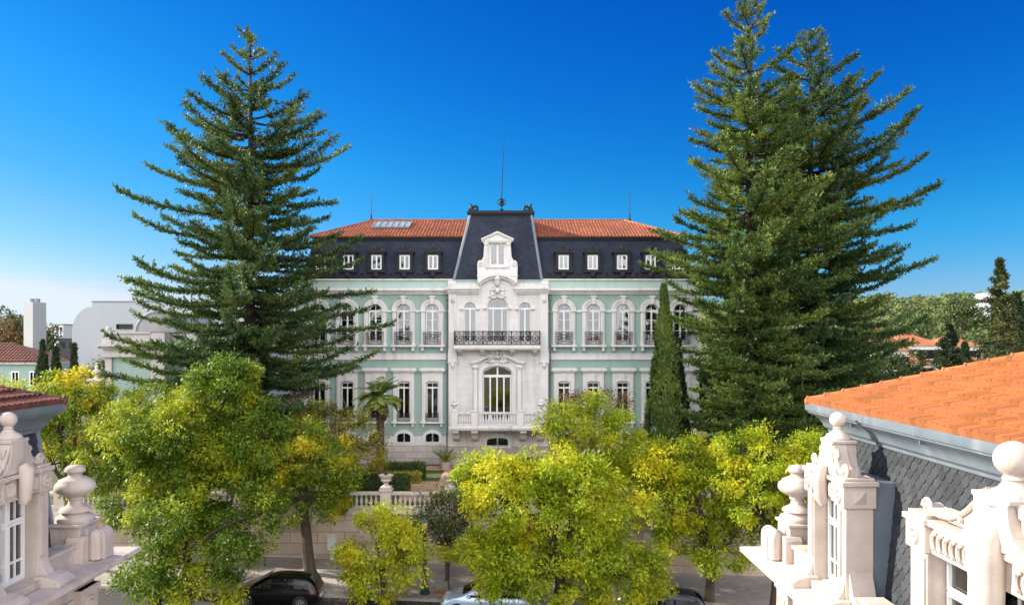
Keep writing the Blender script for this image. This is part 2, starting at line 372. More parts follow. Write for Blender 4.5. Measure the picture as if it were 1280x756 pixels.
M['needle'] = leafmat('araucaria_needles', [(0.03, 0.07, 0.028), (0.06, 0.115, 0.034), (0.11, 0.17, 0.045)], patch=(0.14, 0.19, 0.035), trans=0.2, rough=0.6, scale=0.3)
M['needle_olive'] = leafmat('araucaria_needles_olive', [(0.04, 0.085, 0.025), (0.08, 0.14, 0.03), (0.15, 0.21, 0.04)], patch=(0.19, 0.24, 0.04), trans=0.2, rough=0.6, scale=0.3)
M['cypress'] = leafmat('cypress_scales', [(0.035, 0.07, 0.016), (0.08, 0.13, 0.024), (0.15, 0.21, 0.035)], trans=0.2, rough=0.7, patch=(0.16, 0.2, 0.035))
M['cypress_dark'] = leafmat('cypress_dark', [(0.02, 0.04, 0.018), (0.03, 0.06, 0.022), (0.045, 0.075, 0.025)], trans=0.15, rough=0.7)
M['pine_dark'] = leafmat('pine_dark', [(0.03, 0.05, 0.02), (0.05, 0.075, 0.025), (0.09, 0.11, 0.03)], trans=0.15, rough=0.7, patch=(0.13, 0.13, 0.04))
M['forest'] = leafmat('forest_leaves', [(0.05, 0.085, 0.03), (0.085, 0.125, 0.04), (0.13, 0.16, 0.05)], trans=0.15, rough=0.8, patch=(0.15, 0.17, 0.06), scale=0.05)
M['palm'] = leafmat('palm_leaves', [(0.16, 0.22, 0.05), (0.24, 0.30, 0.07), (0.34, 0.40, 0.10)], trans=0.35)
M['palm_dry'] = leafmat('palm_leaves_dry', [(0.2, 0.12, 0.05), (0.26, 0.16, 0.08)], trans=0.25)
# ------------------------------------------------------------------ the setting
GZ = 2.95                                       # level of the walled garden
def street_z(x): return -0.04 * (max(-60, min(60, x)) + 10)
def smooth(a, b, x):
    t = max(0, min(1, (x - a) / (b - a))); return t * t * (3 - 2 * t)
def terrain_z(x, y):
    if y < 46: return street_z(x) - 0.06
    z = (street_z(x) - 0.06) * (1 - smooth(46, 52, y)) + 2.8 * smooth(46, 52, y)
    z += 2.0 * smooth(70, 130, y) + 3 * smooth(130, 400, y)
    return z
def hill_z(x, y):
    r = math.hypot(x - 300, y - 640) / 330
    return 6 + 44 * max(0, 1 - r * r) ** 0.8 * (0.85 + 0.15 * math.sin(x * 0.017) * math.cos(y * 0.011)) - 3
xs = sorted(set([-3000, -1500, -800, -400, -250, -160, -120] + list(range(-90, 91, 6)) + [120, 160, 250, 400, 800, 1500, 3000]))
ys = sorted(set([-1500, -600, -200, -80] + list(range(-40, 140, 4)) + [160, 200, 260, 330, 400, 500, 700, 1000, 1600, 3000]))
V = [(x, y, terrain_z(x, y)) for y in ys for x in xs]; nx = len(xs)
F = [(j * nx + i, j * nx + i + 1, (j + 1) * nx + i + 1, (j + 1) * nx + i) for j in range(len(ys) - 1) for i in range(nx - 1)]
M['ground'] = mat('dry_ground', (0.10, 0.11, 0.045), 0.95, (0.19, 0.15, 0.08), 0.05, 0.8, 0.2, 2)
tag(mesh_np('ground', V, F, M['ground']), kind='structure')
def slope_sheet(name, m, x0, x1, y0, y1, dz, thick=None):
    b = MB(); n = 24; t = thick or 0
    for i in range(n):
        a, c = x0 + (x1 - x0) * i / n, x0 + (x1 - x0) * (i + 1) / n
        za, zc = street_z(a) + dz, street_z(c) + dz
        if t:
            b.add([(a, y0, za - t), (c, y0, zc - t), (c, y1, zc - t), (a, y1, za - t), (a, y0, za), (c, y0, zc), (c, y1, zc), (a, y1, za)],
                  [(0, 3, 2, 1), (4, 5, 6, 7), (0, 1, 5, 4), (2, 3, 7, 6)])
        else: b.add([(a, y0, za), (c, y0, zc), (c, y1, zc), (a, y1, za)], [(0, 1, 2, 3)])
    return tag(b.build(name, m, smooth=False, recalc=False), kind='structure')
slope_sheet('road', M['asphalt'], -60, 60, 22, 38.1, 0.0)
slope_sheet('pavement', M['pavement'], -60, 60, 38.38, 44.3, 0.12, 0.18)
slope_sheet('kerb', M['kerb'], -60, 60, 38.1, 38.376, 0.13, 0.2)
slope_sheet('courtyard_paving', M['pavement'], -60, 60, -30, 21.8, 0.01)
slope_sheet('near_kerb', M['kerb'], -60, 60, 21.8, 22.0, 0.13, 0.2)
b = MB(); b.box(-60, 60, 44.75, 59.2, GZ - 0.4, GZ); tag(b.build('garden_ground', M['lawn'], smooth=False), kind='structure')
b = MB()
b.box(-6.6, -2.6, 46.2, 52.4, GZ - 0.1, GZ + 0.012); b.box(-12, 6, 57.0, 59.0, GZ - 0.1, GZ + 0.012); b.box(-4.8, -3.4, 52.4, 57.0, GZ - 0.1, GZ + 0.012)
tag(b.build('garden_path', M['gravel'], smooth=False), kind='structure')

# ------------------------------------------------------------------ palace
D = 60.0
def PX(px): return (px - 640) * 0.06
def PZ(py): return H - (py - 425) * 0.06
XC = PX(622); HW = 15.06
UPL = [399, 434, 469.3, 504.8, 540.5]; UPR = [705, 741.6, 778.6, 814.6, 850.5]
UP = UPL + UPR
pal = empty('palace', (XC, D, GZ), 'pale green palace with white stone centre, dark mansard and red tiled roof', 'palace')
Z0 = GZ - 0.05; ZB1 = PZ(556); ZB2 = PZ(545); ZC = PZ(368); ZP = PZ(360); ZT = PZ(349)
def up_open(px, g=0): return arch(PX(px), PZ(431) - g, 0.53 + g, PZ(388.5), 12)
def gr_open(px, g=0): return arch(PX(px), PZ(527) - g, 0.48 + g, PZ(478.5), 8, 0.16)
def ba_open(px, g=0): return arch(PX(px), PZ(552) - g, 0.50 + g, PZ(545), 8, 0.24)
XL0, XL1, XR0, XR1 = XC - HW, PX(562), PX(684.5), XC + HW
for side, (x0, x1, px) in enumerate(((XL0, XL1, UPL), (XR0, XR1, UPR))):
    holes = []
    for p in px: holes += [up_open(p), gr_open(p), ba_open(p)]
    b = MB(); b.extr(rect(x0, x1, Z0, ZC + 0.1), holes, D, D + 0.45); b.build('wall', M['green'], pal, smooth=False)
    b = MB()
    xs_ = [x0 - 0.02] + [v for p in px for v in (PX(p) - 0.66, PX(p) + 0.66)] + [x1]
    for k in range(0, len(xs_), 2): b.box(xs_[k], xs_[k + 1], D - 0.06, D + 0.01, ZB1, ZB2)
    for p in px: b.box(PX(p) - 0.66, PX(p) + 0.66, D - 0.06, D + 0.01, ZB1, PZ(552.6))
    b.build('base_band', M['stone'], pal, smooth=False); b = MB()
    b.box(x0 - 0.02, x1, D - 0.09, D + 0.01, PZ(449.5), PZ(443))                    # floor band
    b.box(x0 - 0.02, x1, D - 0.13, D + 0.01, PZ(443.0), PZ(441.8))
    b.build('floor_band', M['stone'], pal, smooth=False); b = MB()
    xs_ = [x0 - 0.02] + [v for p in px for v in (PX(p) - 0.8, PX(p) + 0.8)] + [x1]   # impost string course
    for k in range(0, len(xs_), 2): b = MB(); b.box(xs_[k], xs_[k + 1], D - 0.07, D + 0.01, PZ(390.2), PZ(387.6)); b.build('string_course', M['stone'], pal, smooth=False)
    b = MB(); b.box(x0 - 0.06, x1, D - 0.12, D + 0.01, Z0, ZB1); b.build('plinth', M['base_block'], pal, smooth=False)
    c = MB(); ex = x0 if side == 0 else x1; sg = 1 if side == 0 else -1
    z = ZB1; k = 0
    while z < ZC - 0.05:                                                             # corner quoins
        w = 0.62 if k % 2 else 0.9; c.box(min(ex - 0.05 * sg, ex + w * sg), max(ex - 0.05 * sg, ex + w * sg), D - 0.07, D + 0.01, z + 0.015, min(z + 0.5, ZC)); z += 0.5; k += 1
    c.build('quoin', M['stone'], pal, smooth=False)
    b = MB(); pp = PX(558.6) if side == 0 else PX(688); b.tube([(pp, D - 0.12, GZ), (pp, D - 0.12, ZC)], 0.055, 8)
    b.box(pp - 0.12, pp + 0.12, D - 0.2, D, ZC - 0.4, ZC - 0.12)
    b.build('drainpipe', M['leadpale'], pal)
b = MB()
b.box(XL0, XL0 + 0.4, D + 0.45, D + 18, Z0, ZC + 0.1); b.box(XR1 - 0.4, XR1, D + 0.45, D + 18, Z0, ZC + 0.1); b.box(XL0 + 0.4, XR1 - 0.4, D + 17.6, D + 18, Z0, ZC + 0.1)
b.build('wall', M['green'], pal, smooth=False)
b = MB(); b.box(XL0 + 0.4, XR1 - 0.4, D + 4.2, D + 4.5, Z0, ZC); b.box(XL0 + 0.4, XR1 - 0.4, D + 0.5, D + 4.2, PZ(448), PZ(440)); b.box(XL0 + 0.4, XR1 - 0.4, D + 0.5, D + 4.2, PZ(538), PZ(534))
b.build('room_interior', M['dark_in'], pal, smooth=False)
# cornice and parapet
def band(b, x0, x1, zb, zt, out, back=0.3): b.box(x0 - out, x1 + out, D - out, D + 18 + out, zb, zt)
b = MB(); e = 0.003
band(b, XL0, XR1, PZ(368) - e, PZ(366) + 0, 0.12); band(b, XL0, XR1, PZ(366), PZ(363.6), 0.24); band(b, XL0, XR1, PZ(363.6), PZ(361.8), 0.42); band(b, XL0, XR1, PZ(361.8), PZ(360.6), 0.34)
b.build('cornice', M['stone'], pal, smooth=False)
b = MB(); b.box(XL0 + 0.05, XR1 - 0.05, D + 0.05, D + 17.9, PZ(360.6), PZ(350.2)); b.build('parapet', M['palegreen'], pal, smooth=False)
b = MB(); b.box(XL0 - 0.05, XR1 + 0.05, D - 0.06, D + 18, PZ(350.2), PZ(348.6))
for p in (565, 681): b.box(PX(p) - 0.3, PX(p) + 0.3, D - 0.02, D + 0.1, PZ(360.6), PZ(350.2) - 0.003)
b.build('parapet_cap', M['stone'], pal, smooth=False)
# mansard
zr0, zr1 = PZ(348.6), H + 126 * 0.0615
b = MB(); b.frustum((XL0 + 0.25, XR1 - 0.25, D + 0.35, D + 17.6, zr0), (XL0 + 0.95, XR1 - 0.95, D + 1.5, D + 16.5, zr1)); b.build('mansard_roof', M['slate_far'], pal, smooth=False)
b = MB()
b.box(XL0 + 0.8, XR1 - 0.8, D + 1.3, D + 16.7, zr1, zr1 + 0.14); b.box(XL0 + 0.9, XR1 - 0.9, D + 1.4, D + 16.6, zr1 - 0.12, zr1)
b.box(XL0, PX(597), D + 0.02, D + 0.34, zr0, zr0 + 0.2); b.box(PX(646), XR1, D + 0.02, D + 0.34, zr0, zr0 + 0.2)
mids = []
for lst in (UPL, UPR):
    for i, p in enumerate(lst):
        mids.append(p)
        b.ball((PX(p), D + 0.14, zr0 + 0.24), 0.30, 10, 8, 0.9); b.box(PX(p) - 0.46, PX(p) + 0.46, D + 0.0, D + 0.32, zr0, zr0 + 0.26)
        for q in (-1, 1): b.ball((PX(p) + q * 0.44, D + 0.12, zr0 + 0.26), 0.12, 8, 6)
    for i in range(len(lst) + 1):
        p = (lst[0] - 18 if i == 0 else (lst[-1] + 18 if i == len(lst) else (lst[i - 1] + lst[i]) / 2))
        b.sqlathe([(0.09, 0), (0.09, 0.3), (0.14, 0.36), (0.05, 0.5)], PX(p), D + 0.16, zr0 + 0.05)
b.build('gutter_cresting', M['lead'], pal)
# tile roof
def tile_field(b, o, u, v, n, ulen, vfun, tw=0.24, tc=0.38, seg=4, h=0.06, lift=0.03, v0fun=None):
    """barrel tiles laid on a slope: o origin, u along the eave, v up the slope, n normal"""
    o, u, v, n = Vector(o), Vector(u).normalized(), Vector(v).normalized(), Vector(n).normalized()
    k = int(ulen / tw)
    for i in range(k):
        uc = (i + 0.5) * tw; vl = vfun(uc)
        r = int(vl / tc)
        for j in range(r + 1):
            a, e_ = j * tc, min((j + 1) * tc + 0.05, vl)
            if e_ - a < 0.08: continue
            vs = []
            for (q, lf, wd) in ((a, lift, 0.5), (e_, 0.0, 0.44)):
                for s in range(seg + 1):
                    an = math.pi * s / seg
                    vs.append(o + u * (uc - math.cos(an) * tw * wd) + v * q + n * (math.sin(an) * h + lf))
            m = seg + 1
            fs = [(s, s + 1, s + 1 + m, s + m) for s in range(seg)]
            vs += [o + u * (uc - tw * 0.5) + v * a, o + u * (uc + tw * 0.5) + v * a]
            fs.append(tuple([2 * m] + list(range(0, m)) + [2 * m + 1]))
            b.add(vs, fs)
ex0, ex1, ey = XL0 + 0.72, XR1 - 0.72, D + 1.22
zt0 = zr1 + 0.15; ridge_y = D + 6.9; inset = 3.9
slope_l = math.hypot(ridge_y - ey, 2.05)
vdir = Vector((0, ridge_y - ey, 2.05)).normalized(); ndir = Vector((0, -2.05, ridge_y - ey)).normalized()
wl = ex1 - ex0
b = MB(); tile_field(b, (ex0, ey, zt0), (1, 0, 0), vdir, ndir, wl, lambda uu: slope_l * min(1, min(uu, wl - uu) / inset), 0.26, 0.42, 3, 0.07, 0.04)
b.build('roof_tiles', M['tile_far'], pal, recalc=False, smooth=False)
M['roof_under'] = mat('roof_underside', (0.36, 0.11, 0.05), 0.8, (0.28, 0.09, 0.045), 1, 0.5)
b = MB(); zq = zt0 - 0.02; ry1 = D + 11
b.add([(ex0, ey, zq), (ex1, ey, zq), (ex1, D + 16.6, zq), (ex0, D + 16.6, zq), (ex0 + inset, ridge_y, zq + 2.05), (ex1 - inset, ridge_y, zq + 2.05), (ex1 - inset, ry1, zq + 2.05), (ex0 + inset, ry1, zq + 2.05)],
      [(0, 1, 5, 4), (1, 2, 6, 5), (2, 3, 7, 6), (3, 0, 4, 7), (4, 5, 6, 7), (0, 3, 2, 1)])
b.build('roof_slope', M['roof_under'], pal, smooth=False)
b = MB()
def ridge_run(b, p, q, n, r=0.13):
    p, q = Vector(p), Vector(q)
    for i in range(n):
        a = p + (q - p) * (i / n); c = p + (q - p) * ((i + 1.08) / n); b.tube([a, c], [r * 1.18, r * 0.92], 8)
ridge_run(b, (ex0 + inset, ridge_y, zt0 + 2.07), (ex1 - inset, ridge_y, zt0 + 2.07), 50)
ridge_run(b, (ex0, ey, zt0 + 0.03), (ex0 + inset, ridge_y, zt0 + 2.07), 16); ridge_run(b, (ex1, ey, zt0 + 0.03), (ex1 - inset, ridge_y, zt0 + 2.07), 16)
b.build('ridge_tiles', M['tile_far'], pal)
b = MB(); sx0, sx1 = (466 - 640) * 0.064, (512 - 640) * 0.064
for (vv0, vv1, nn0, nn1) in ((2.6, 4.7, 0.1, 0.2),):
    P0 = Vector((0, ey, zt0))
    q = []
    for x in (sx0, sx1):
        for vv in (vv0, vv1):
            for nn in (nn0, nn1): q.append(P0 + Vector((x, 0, 0)) + vdir * vv + ndir * nn)
    b.add(q, [(0, 1, 3, 2), (4, 6, 7, 5), (0, 4, 5, 1), (2, 3, 7, 6), (1, 5, 7, 3), (0, 2, 6, 4)])
M['skylight'] = mat('skylight_glass', (0.30, 0.36, 0.36), 0.2, (0.22, 0.28, 0.3), 1, 0.5, spec=0.6)
sk = b.build('skylight', M['skylight'], pal, smooth=False)
b = MB()
for k in range(7):
    x = sx0 + (sx1 - sx0) * k / 6; a = P0 + Vector((x, 0, 0)) + vdir * 2.55 + ndir * 0.21; c = P0 + Vector((x, 0, 0)) + vdir * 4.75 + ndir * 0.21; b.tube([a, c], 0.05, 4)
for vv in (2.58, 4.72):
    a = P0 + Vector((sx0 - 0.05, 0, 0)) + vdir * vv + ndir * 0.2; c = P0 + Vector((sx1 + 0.05, 0, 0)) + vdir * vv + ndir * 0.2; b.tube([a, c], 0.08, 4)
b.build('skylight_frame', M['leadpale'], sk)
# central tower roof
ztp = H + 156 * 0.0612
tb = (PX(567.5), PX(677), D - 0.1, D + 9, zr0 - 0.05); tt = ((587.5 - 640) * 0.0612, (664.5 - 640) * 0.0612, D + 1.25, D + 7.6, ztp)
b = MB(); b.frustum(tb, tt); b.build('tower_roof', M['slate_far'], pal, smooth=False)
for (p, q) in (((tb[0], tb[2], tb[4]), (tt[0], tt[2], tt[4])), ((tb[1], tb[2], tb[4]), (tt[1], tt[2], tt[4])), ((tb[1], tb[3], tb[4]), (tt[1], tt[3], tt[4])), ((tb[0], tb[3], tb[4]), (tt[0], tt[3], tt[4]))):
    b = MB(); b.tube([p, q], 0.11, 8); b.build('hip_flashing', M['leadpale'], pal)
b = MB()
b.box(tt[0] - 0.1, tt[1] + 0.1, tt[2] - 0.1, tt[3] + 0.1, ztp, ztp + 0.12); b.box(tt[0] - 0.22, tt[1] + 0.22, tt[2] - 0.22, tt[3] + 0.22, ztp + 0.12, ztp + 0.3); b.box(tt[0] - 0.05, tt[1] + 0.05, tt[2] - 0.05, tt[3] + 0.05, ztp + 0.3, ztp + 0.36)
b.build('tower_cornice', M['lead'], pal, smooth=False)
for sg in (-1, 1):
    x = tt[0] + 0.1 if sg < 0 else tt[1] - 0.1; b = MB()
    b.box(x - 0.2, x + 0.2, tt[2] - 0.15, tt[2] + 0.2, ztp + 0.3, ztp + 0.5)
    b.tube(spiral(x + sg * -0.28, ztp + 0.55, 0.28, 1.1, 0 if sg > 0 else math.pi, tt[2], 16, -sg), [0.1] * 17, 6); b.tube([(x, tt[2], ztp + 0.4), (x - sg * -0.0, tt[2], ztp + 0.75), (x + sg * 0.14, tt[2], ztp + 0.92)], [0.16, 0.1, 0.03], 7)
    b.build('roof_ornament', M['lead'], pal)
b = MB(); rx, ry = (627 - 640) * 0.063, D + 3.2
rt = H + 255 * 0.0632
b.tube([(rx, ry, ztp + 0.3), (rx, ry, ztp + 1.7), (rx + 0.08, ry, ztp + 4), (rx + 0.22, ry, rt)], [0.06, 0.035, 0.028, 0.014], 6)
b.lathe([(0.14, 0), (0.16, 0.1), (0.05, 0.2), (0.05, 0.35), (0.2, 0.42), (0.04, 0.5)], rx, ry, ztp + 0.33, 8)
b.ball((rx, ry, ztp + 1.35), 0.17, 10, 8)
for an in range(6):
    a = an * math.pi / 3; b.tube([(rx, ry, ztp + 1.0), (rx + 0.32 * math.cos(a), ry + 0.32 * math.sin(a), ztp + 1.2), (rx + 0.3 * math.cos(a), ry + 0.3 * math.sin(a), ztp + 1.45), (rx, ry, ztp + 1.65)], 0.03, 5)
b.build('lightning_rod', M['lead'], pal)
for (px, py, dd) in ((464, 240, D + 6.9), (787, 236, D + 6.9)):
    b = MB(); x = (px - 640) * dd / 1000; zz = H - (py - 425) * dd / 1000
    b.tube([(x, dd, zt0 + 2.0), (x, dd, zz)], [0.045, 0.016], 5); b.lathe([(0.12, 0), (0.14, 0.1), (0.05, 0.25), (0.08, 0.4), (0.03, 0.6)], x, dd, zt0 + 2.05, 8)
    b.build('lightning_rod', M['lead'], pal)
# roof dormers
def make_dormer(px):
    x = PX(px); y0 = D + 0.42; z0, z1 = PZ(338.5), PZ(314.5); cz = (z0 + z1) / 2
    b = MB(); b.extr(rect(x - 0.6, x + 0.6, z0, z1 - 0.05), [rect(x - 0.4, x + 0.4, z0 + 0.14, z1 - 0.2)], y0, y0 + 0.9)
    b.box(x - 0.7, x + 0.7, y0 - 0.08, y0 + 1.1, z1 - 0.05, z1 + 0.07); b.box(x - 0.7, x + 0.7, y0 - 0.1, y0 + 0.12, z0 - 0.1, z0)
    b.extr(arch(x, z1 + 0.07, 0.45, z1 + 0.09, 8, 0.2), [], y0 - 0.04, y0 + 0.2); b.ball((x, y0, z1 + 0.36), 0.09, 8, 6)
    for q in (-1, 1): b.tube(spiral(x + q * 0.5, z1 + 0.14, 0.1, 1, 0, y0, 10, q), 0.05, 5); b.box(x + q * 0.66 - 0.08, x + q * 0.66 + 0.08, y0, y0 + 0.5, z0, z0 + 0.4)
    d = b.build('dormer', M['lead'], pal)
    zb, zt = z0 + 0.14, z1 - 0.2; yy = y0 + 0.05
    b = MB(); b.extr(rect(x - 0.39, x + 0.39, zb, zt), [rect(x - 0.28, x - 0.06, zb + 0.1, zt - 0.1), rect(x + 0.06, x + 0.28, zb + 0.1, zt - 0.1)], yy, yy + 0.08); b.build('frame', M['white'], d, smooth=False)
    b = MB(); b.box(x - 0.3, x + 0.3, yy + 0.05, yy + 0.06, zb + 0.08, zt - 0.08); b.build('pane', M['glass'], d, smooth=False)
    b = MB(); b.box(x - 0.36, x + 0.36, yy + 0.3, yy + 0.4, zb, zt); b.build('blind', M['curtain_dim'], d, smooth=False)
    return d
d0 = make_dormer(UP[0])
for p in UP[1:]: copy_tree(d0, pal, d0.location + Vector((PX(p) - PX(UP[0]), 0, 0)))
# windows
def curtain_wave(b, x0, x1, z0, z1, y, amp=0.03, n=14, pull=0.0):
    vs = []; 
    for i in range(n + 1):
        t = i / n; x = x0 + (x1 - x0) * t
        xm = x0 + (x - x0) * (1 - pull) if pull >= 0 else x1 - (x1 - x) * (1 + pull)
        yy = y + amp * math.sin(t * 17)
        vs += [(xm, yy, z0), (x0 + (xm - x0) * 0.8 + (x - x0) * 0.2 if pull > 0 else x, yy, (z0 * .6 + z1 * .4)), (x, yy, z1)]
    b.add(vs, [(3 * i + k, 3 * i + 3 + k, 3 * i + 4 + k, 3 * i + 1 + k) for i in range(n) for k in (0, 1)])
def make_upper(px, curtain):
    x = PX(px); zb, zs = PZ(431), PZ(388.5); o = up_open(px)
    b = MB()
    b.extr(arch(x, zb - 0.05, 0.84, zs, 14), [up_open(px)], D - 0.14, D + 0.3)
    for i in range(14):
        a0, a1 = math.pi * i / 14, math.pi * (i + 1) / 14
        q = []
        for yy in (D - 0.19, D - 0.01):
            for rr in (0.74, 0.9):
                for a in (a0, a1): q.append((x + rr * math.cos(a), yy, zs + rr * math.sin(a)))
        b.add(q, [(0, 1, 3, 2), (4, 6, 7, 5), (2, 3, 7, 6), (0, 4, 5, 1)])
    b.extr([(x - 0.13, zs + 0.5), (x + 0.13, zs + 0.5), (x + 0.2, zs + 1.12), (x - 0.2, zs + 1.12)], [], D - 0.27, D - 0.01)
    b.box(x - 0.26, x + 0.26, D - 0.3, D - 0.02, zs + 1.0, zs + 1.08)
    for q in (-1, 1):
        b.box(x + q * 0.69 - 0.2, x + q * 0.69 + 0.2, D - 0.22, D - 0.02, zs - 0.07, zs + 0.07)
        b.box(x + q * 0.72 - 0.1, x + q * 0.72 + 0.1, D - 0.32, D - 0.01, PZ(438.4), PZ(431) - 0.12)
        b.box(x + q * 0.69 - 0.06, x + q * 0.69 + 0.06, D - 0.18, D - 0.1, zb + 0.4, zs - 0.2)
    b.box(x - 0.95, x + 0.95, D - 0.42, D - 0.01, PZ(431) - 0.14, PZ(431) + 0.0)
    w = b.build('window', M['stone'], pal)
    b = MB(); ins = arch(x, zs + 0.06, 0.4, zs + 0.06, 10)
    b.extr(arch(x, zb, 0.52, zs, 12), [rect(x - 0.42, x - 0.06, zb + 0.35, zs - 0.08), rect(x + 0.06, x + 0.42, zb + 0.35, zs - 0.08), ins[2:]], D + 0.12, D + 0.2)
    b.box(x - 0.025, x + 0.025, D + 0.125, D + 0.19, zs + 0.07, zs + 0.44)
    for zz in (zb + 1.05, zb + 1.85): b.box(x - 0.41, x - 0.07, D + 0.13, D + 0.18, zz, zz + 0.03); b.box(x + 0.07, x + 0.41, D + 0.13, D + 0.18, zz, zz + 0.03)
    b.build('frame', M['white'], w, smooth=False)
    b = MB(); b.extr(arch(x, zb + 0.3, 0.46, zs, 10), [], D + 0.165, D + 0.17); b.build('pane', M['glass'], w, smooth=False)
    b = MB()
    if curtain == 0:
        curtain_wave(b, x - 0.5, x - 0.03, zb, zs + 0.5, D + 0.42, 0.04, 14, 0.35); curtain_wave(b, x + 0.5, x + 0.03, zb, zs + 0.5, D + 0.42, 0.04, 14, 0.35)
    else:
        curtain_wave(b, x - 0.5, x - 0.22, zb, zs + 0.45, D + 0.42, 0.04, 10, 0.3); curtain_wave(b, x + 0.5, x + 0.2, zb, zs + 0.45, D + 0.42, 0.04, 10, 0.3)
    b.build('curtain', M['curtain'], w, recalc=False)
    b = MB(); y = D - 0.36; r0, r1 = zb + 0.06, PZ(415)
    for zz in (r0, r0 + 0.16, r1 - 0.14, r1): b.box(x - 0.66, x + 0.66, y - 0.02, y + 0.02, zz - 0.018, zz + 0.018)
    for k in range(13):
        xx = x - 0.64 + 1.28 * k / 12
        if abs(xx - x) > 0.2: b.box(xx - 0.013, xx + 0.013, y - 0.013, y + 0.013, r0, r1)
    b.box(x - 0.22, x + 0.22, y - 0.012, y + 0.012, r0 + 0.22, r0 + 0.26); b.box(x - 0.22, x + 0.22, y - 0.012, y + 0.012, r1 - 0.24, r1 - 0.2)
    b.box(x - 0.22, x - 0.18, y - 0.012, y + 0.012, r0 + 0.22, r1 - 0.2); b.box(x + 0.18, x + 0.22, y - 0.012, y + 0.012, r0 + 0.22, r1 - 0.2)
    b.tube([(x + 0.1 * math.cos(a), y, (r0 + r1) / 2 + 0.1 * math.sin(a)) for a in [i * math.pi / 5 for i in range(10)]], 0.022, 5, True)
    for q in (-1, 1): b.tube(spiral(x + q * 0.42, (r0 + r1) / 2 + 0.12, 0.11, 1.2, 0, y, 12, q), 0.016, 4); b.tube(spiral(x + q * 0.42, (r0 + r1) / 2 - 0.12, 0.11, 1.2, math.pi, y, 12, q), 0.016, 4)
    for q in (-1, 1): b.box(x + q * 0.66 - 0.012, x + q * 0.66 + 0.012, y, D - 0.14, r1 - 0.02, r1 + 0.01)
    b.build('railing', M['iron'], w, smooth=False)
    return w
uw = [make_upper(UP[0], 1), make_upper(UP[3], 0)]
kinds = {1: 0, 2: 0, 4: 1, 5: 1, 6: 1, 7: 1, 8: 0, 9: 0}
src = {0: (uw[0], UP[0]), 1: (uw[1], UP[3])}
for i, p in enumerate(UP):
    if i in (0, 3): continue
    s_, p0 = src[kinds[i]]; copy_tree(s_, pal, s_.location + Vector((PX(p) - PX(p0), 0, 0)))
for w_ in [o for o in pal.children if o.name.startswith('window')]:
    for ch in w_.children:
        if ch.name.startswith('curtain') and round(w_.location.x * 7) % 3 == 0: ch.scale.z = 0.86; ch.location.z += 0.0
def make_ground(px):
    x = PX(px); zb, zs = PZ(527), PZ(478.5)
    b = MB(); zt = PZ(465.5)
    b.extr(rect(x - 0.78, x + 0.78, zb - 0.1, zt), [gr_open(px)], D - 0.11, D + 0.3)
    b.box(x - 0.86, x + 0.86, D - 0.2, D - 0.01, zt, zt + 0.12); b.box(x - 0.98, x + 0.98, D - 0.34, D - 0.01, zt + 0.12, zt + 0.26); b.box(x - 0.9, x + 0.9, D - 0.26, D - 0.01, zt + 0.26, zt + 0.34)
    b.extr([(x - 0.1, zs + 0.14), (x + 0.1, zs + 0.14), (x + 0.16, zt + 0.02), (x - 0.16, zt + 0.02)], [], D - 0.2, D - 0.02)
    for q in (-1, 1):
        b.box(x + q * 0.63 - 0.05, x + q * 0.63 + 0.05, D - 0.14, D - 0.05, zb + 0.3, zt - 0.25); b.box(x + q * 0.68 - 0.08, x + q * 0.68 + 0.08, D - 0.16, D - 0.01, zb - 0.36, zb - 0.1)
    b.box(x - 0.9, x + 0.9, D - 0.26, D - 0.01, zb - 0.1 - 0.0, zb + 0.02)
    w = b.build('window', M['stone'], pal, smooth=False)
    b = MB(); zt2 = zs - 0.36
    b.extr(gr_open(px, -0.01), [rect(x - 0.38, x - 0.05, zb + 0.3, zt2 - 0.06), rect(x + 0.05, x + 0.38, zb + 0.3, zt2 - 0.06), rect(x - 0.38, x + 0.38, zt2 + 0.06, zs - 0.04)], D + 0.12, D + 0.2)
    b.box(x - 0.02, x + 0.02, D + 0.125, D + 0.19, zt2 + 0.065, zs - 0.045)
    b.build('frame', M['white'], w, smooth=False)
    b = MB(); b.box(x - 0.42, x + 0.42, D + 0.165, D + 0.17, zb + 0.25, zs); b.build('pane', M['glass'], w, smooth=False)
    b = MB(); curtain_wave(b, x - 0.48, x - 0.12, zb, zs + 0.1, D + 0.4, 0.03, 10, 0.5); curtain_wave(b, x + 0.48, x + 0.12, zb, zs + 0.1, D + 0.4, 0.03, 10, 0.5)
    b.build('curtain', M['curtain_dim'], w, recalc=False)
    b = MB(); y = D - 0.2; r0, r1 = zb + 0.1, PZ(516)
    for zz in (r0, r1 - 0.1, r1): b.box(x - 0.5, x + 0.5, y - 0.02, y + 0.02, zz - 0.016, zz + 0.016)
    for k in range(11): xx = x - 0.48 + 0.96 * k / 10; b.box(xx - 0.014, xx + 0.014, y - 0.013, y + 0.013, r0, r1)
    for k in range(5): xx = x - 0.36 + 0.18 * k; b.tube([(xx + 0.07 * math.cos(a), y, r0 + 0.3 + 0.07 * math.sin(a)) for a in [i * math.pi / 4 for i in range(8)]], 0.014, 4, True)
    b.build('railing', M['iron'], w, smooth=False)
    return w
g0 = make_ground(UP[0])
for p in UP[1:]: copy_tree(g0, pal, g0.location + Vector((PX(p) - PX(UP[0]), 0, 0)))
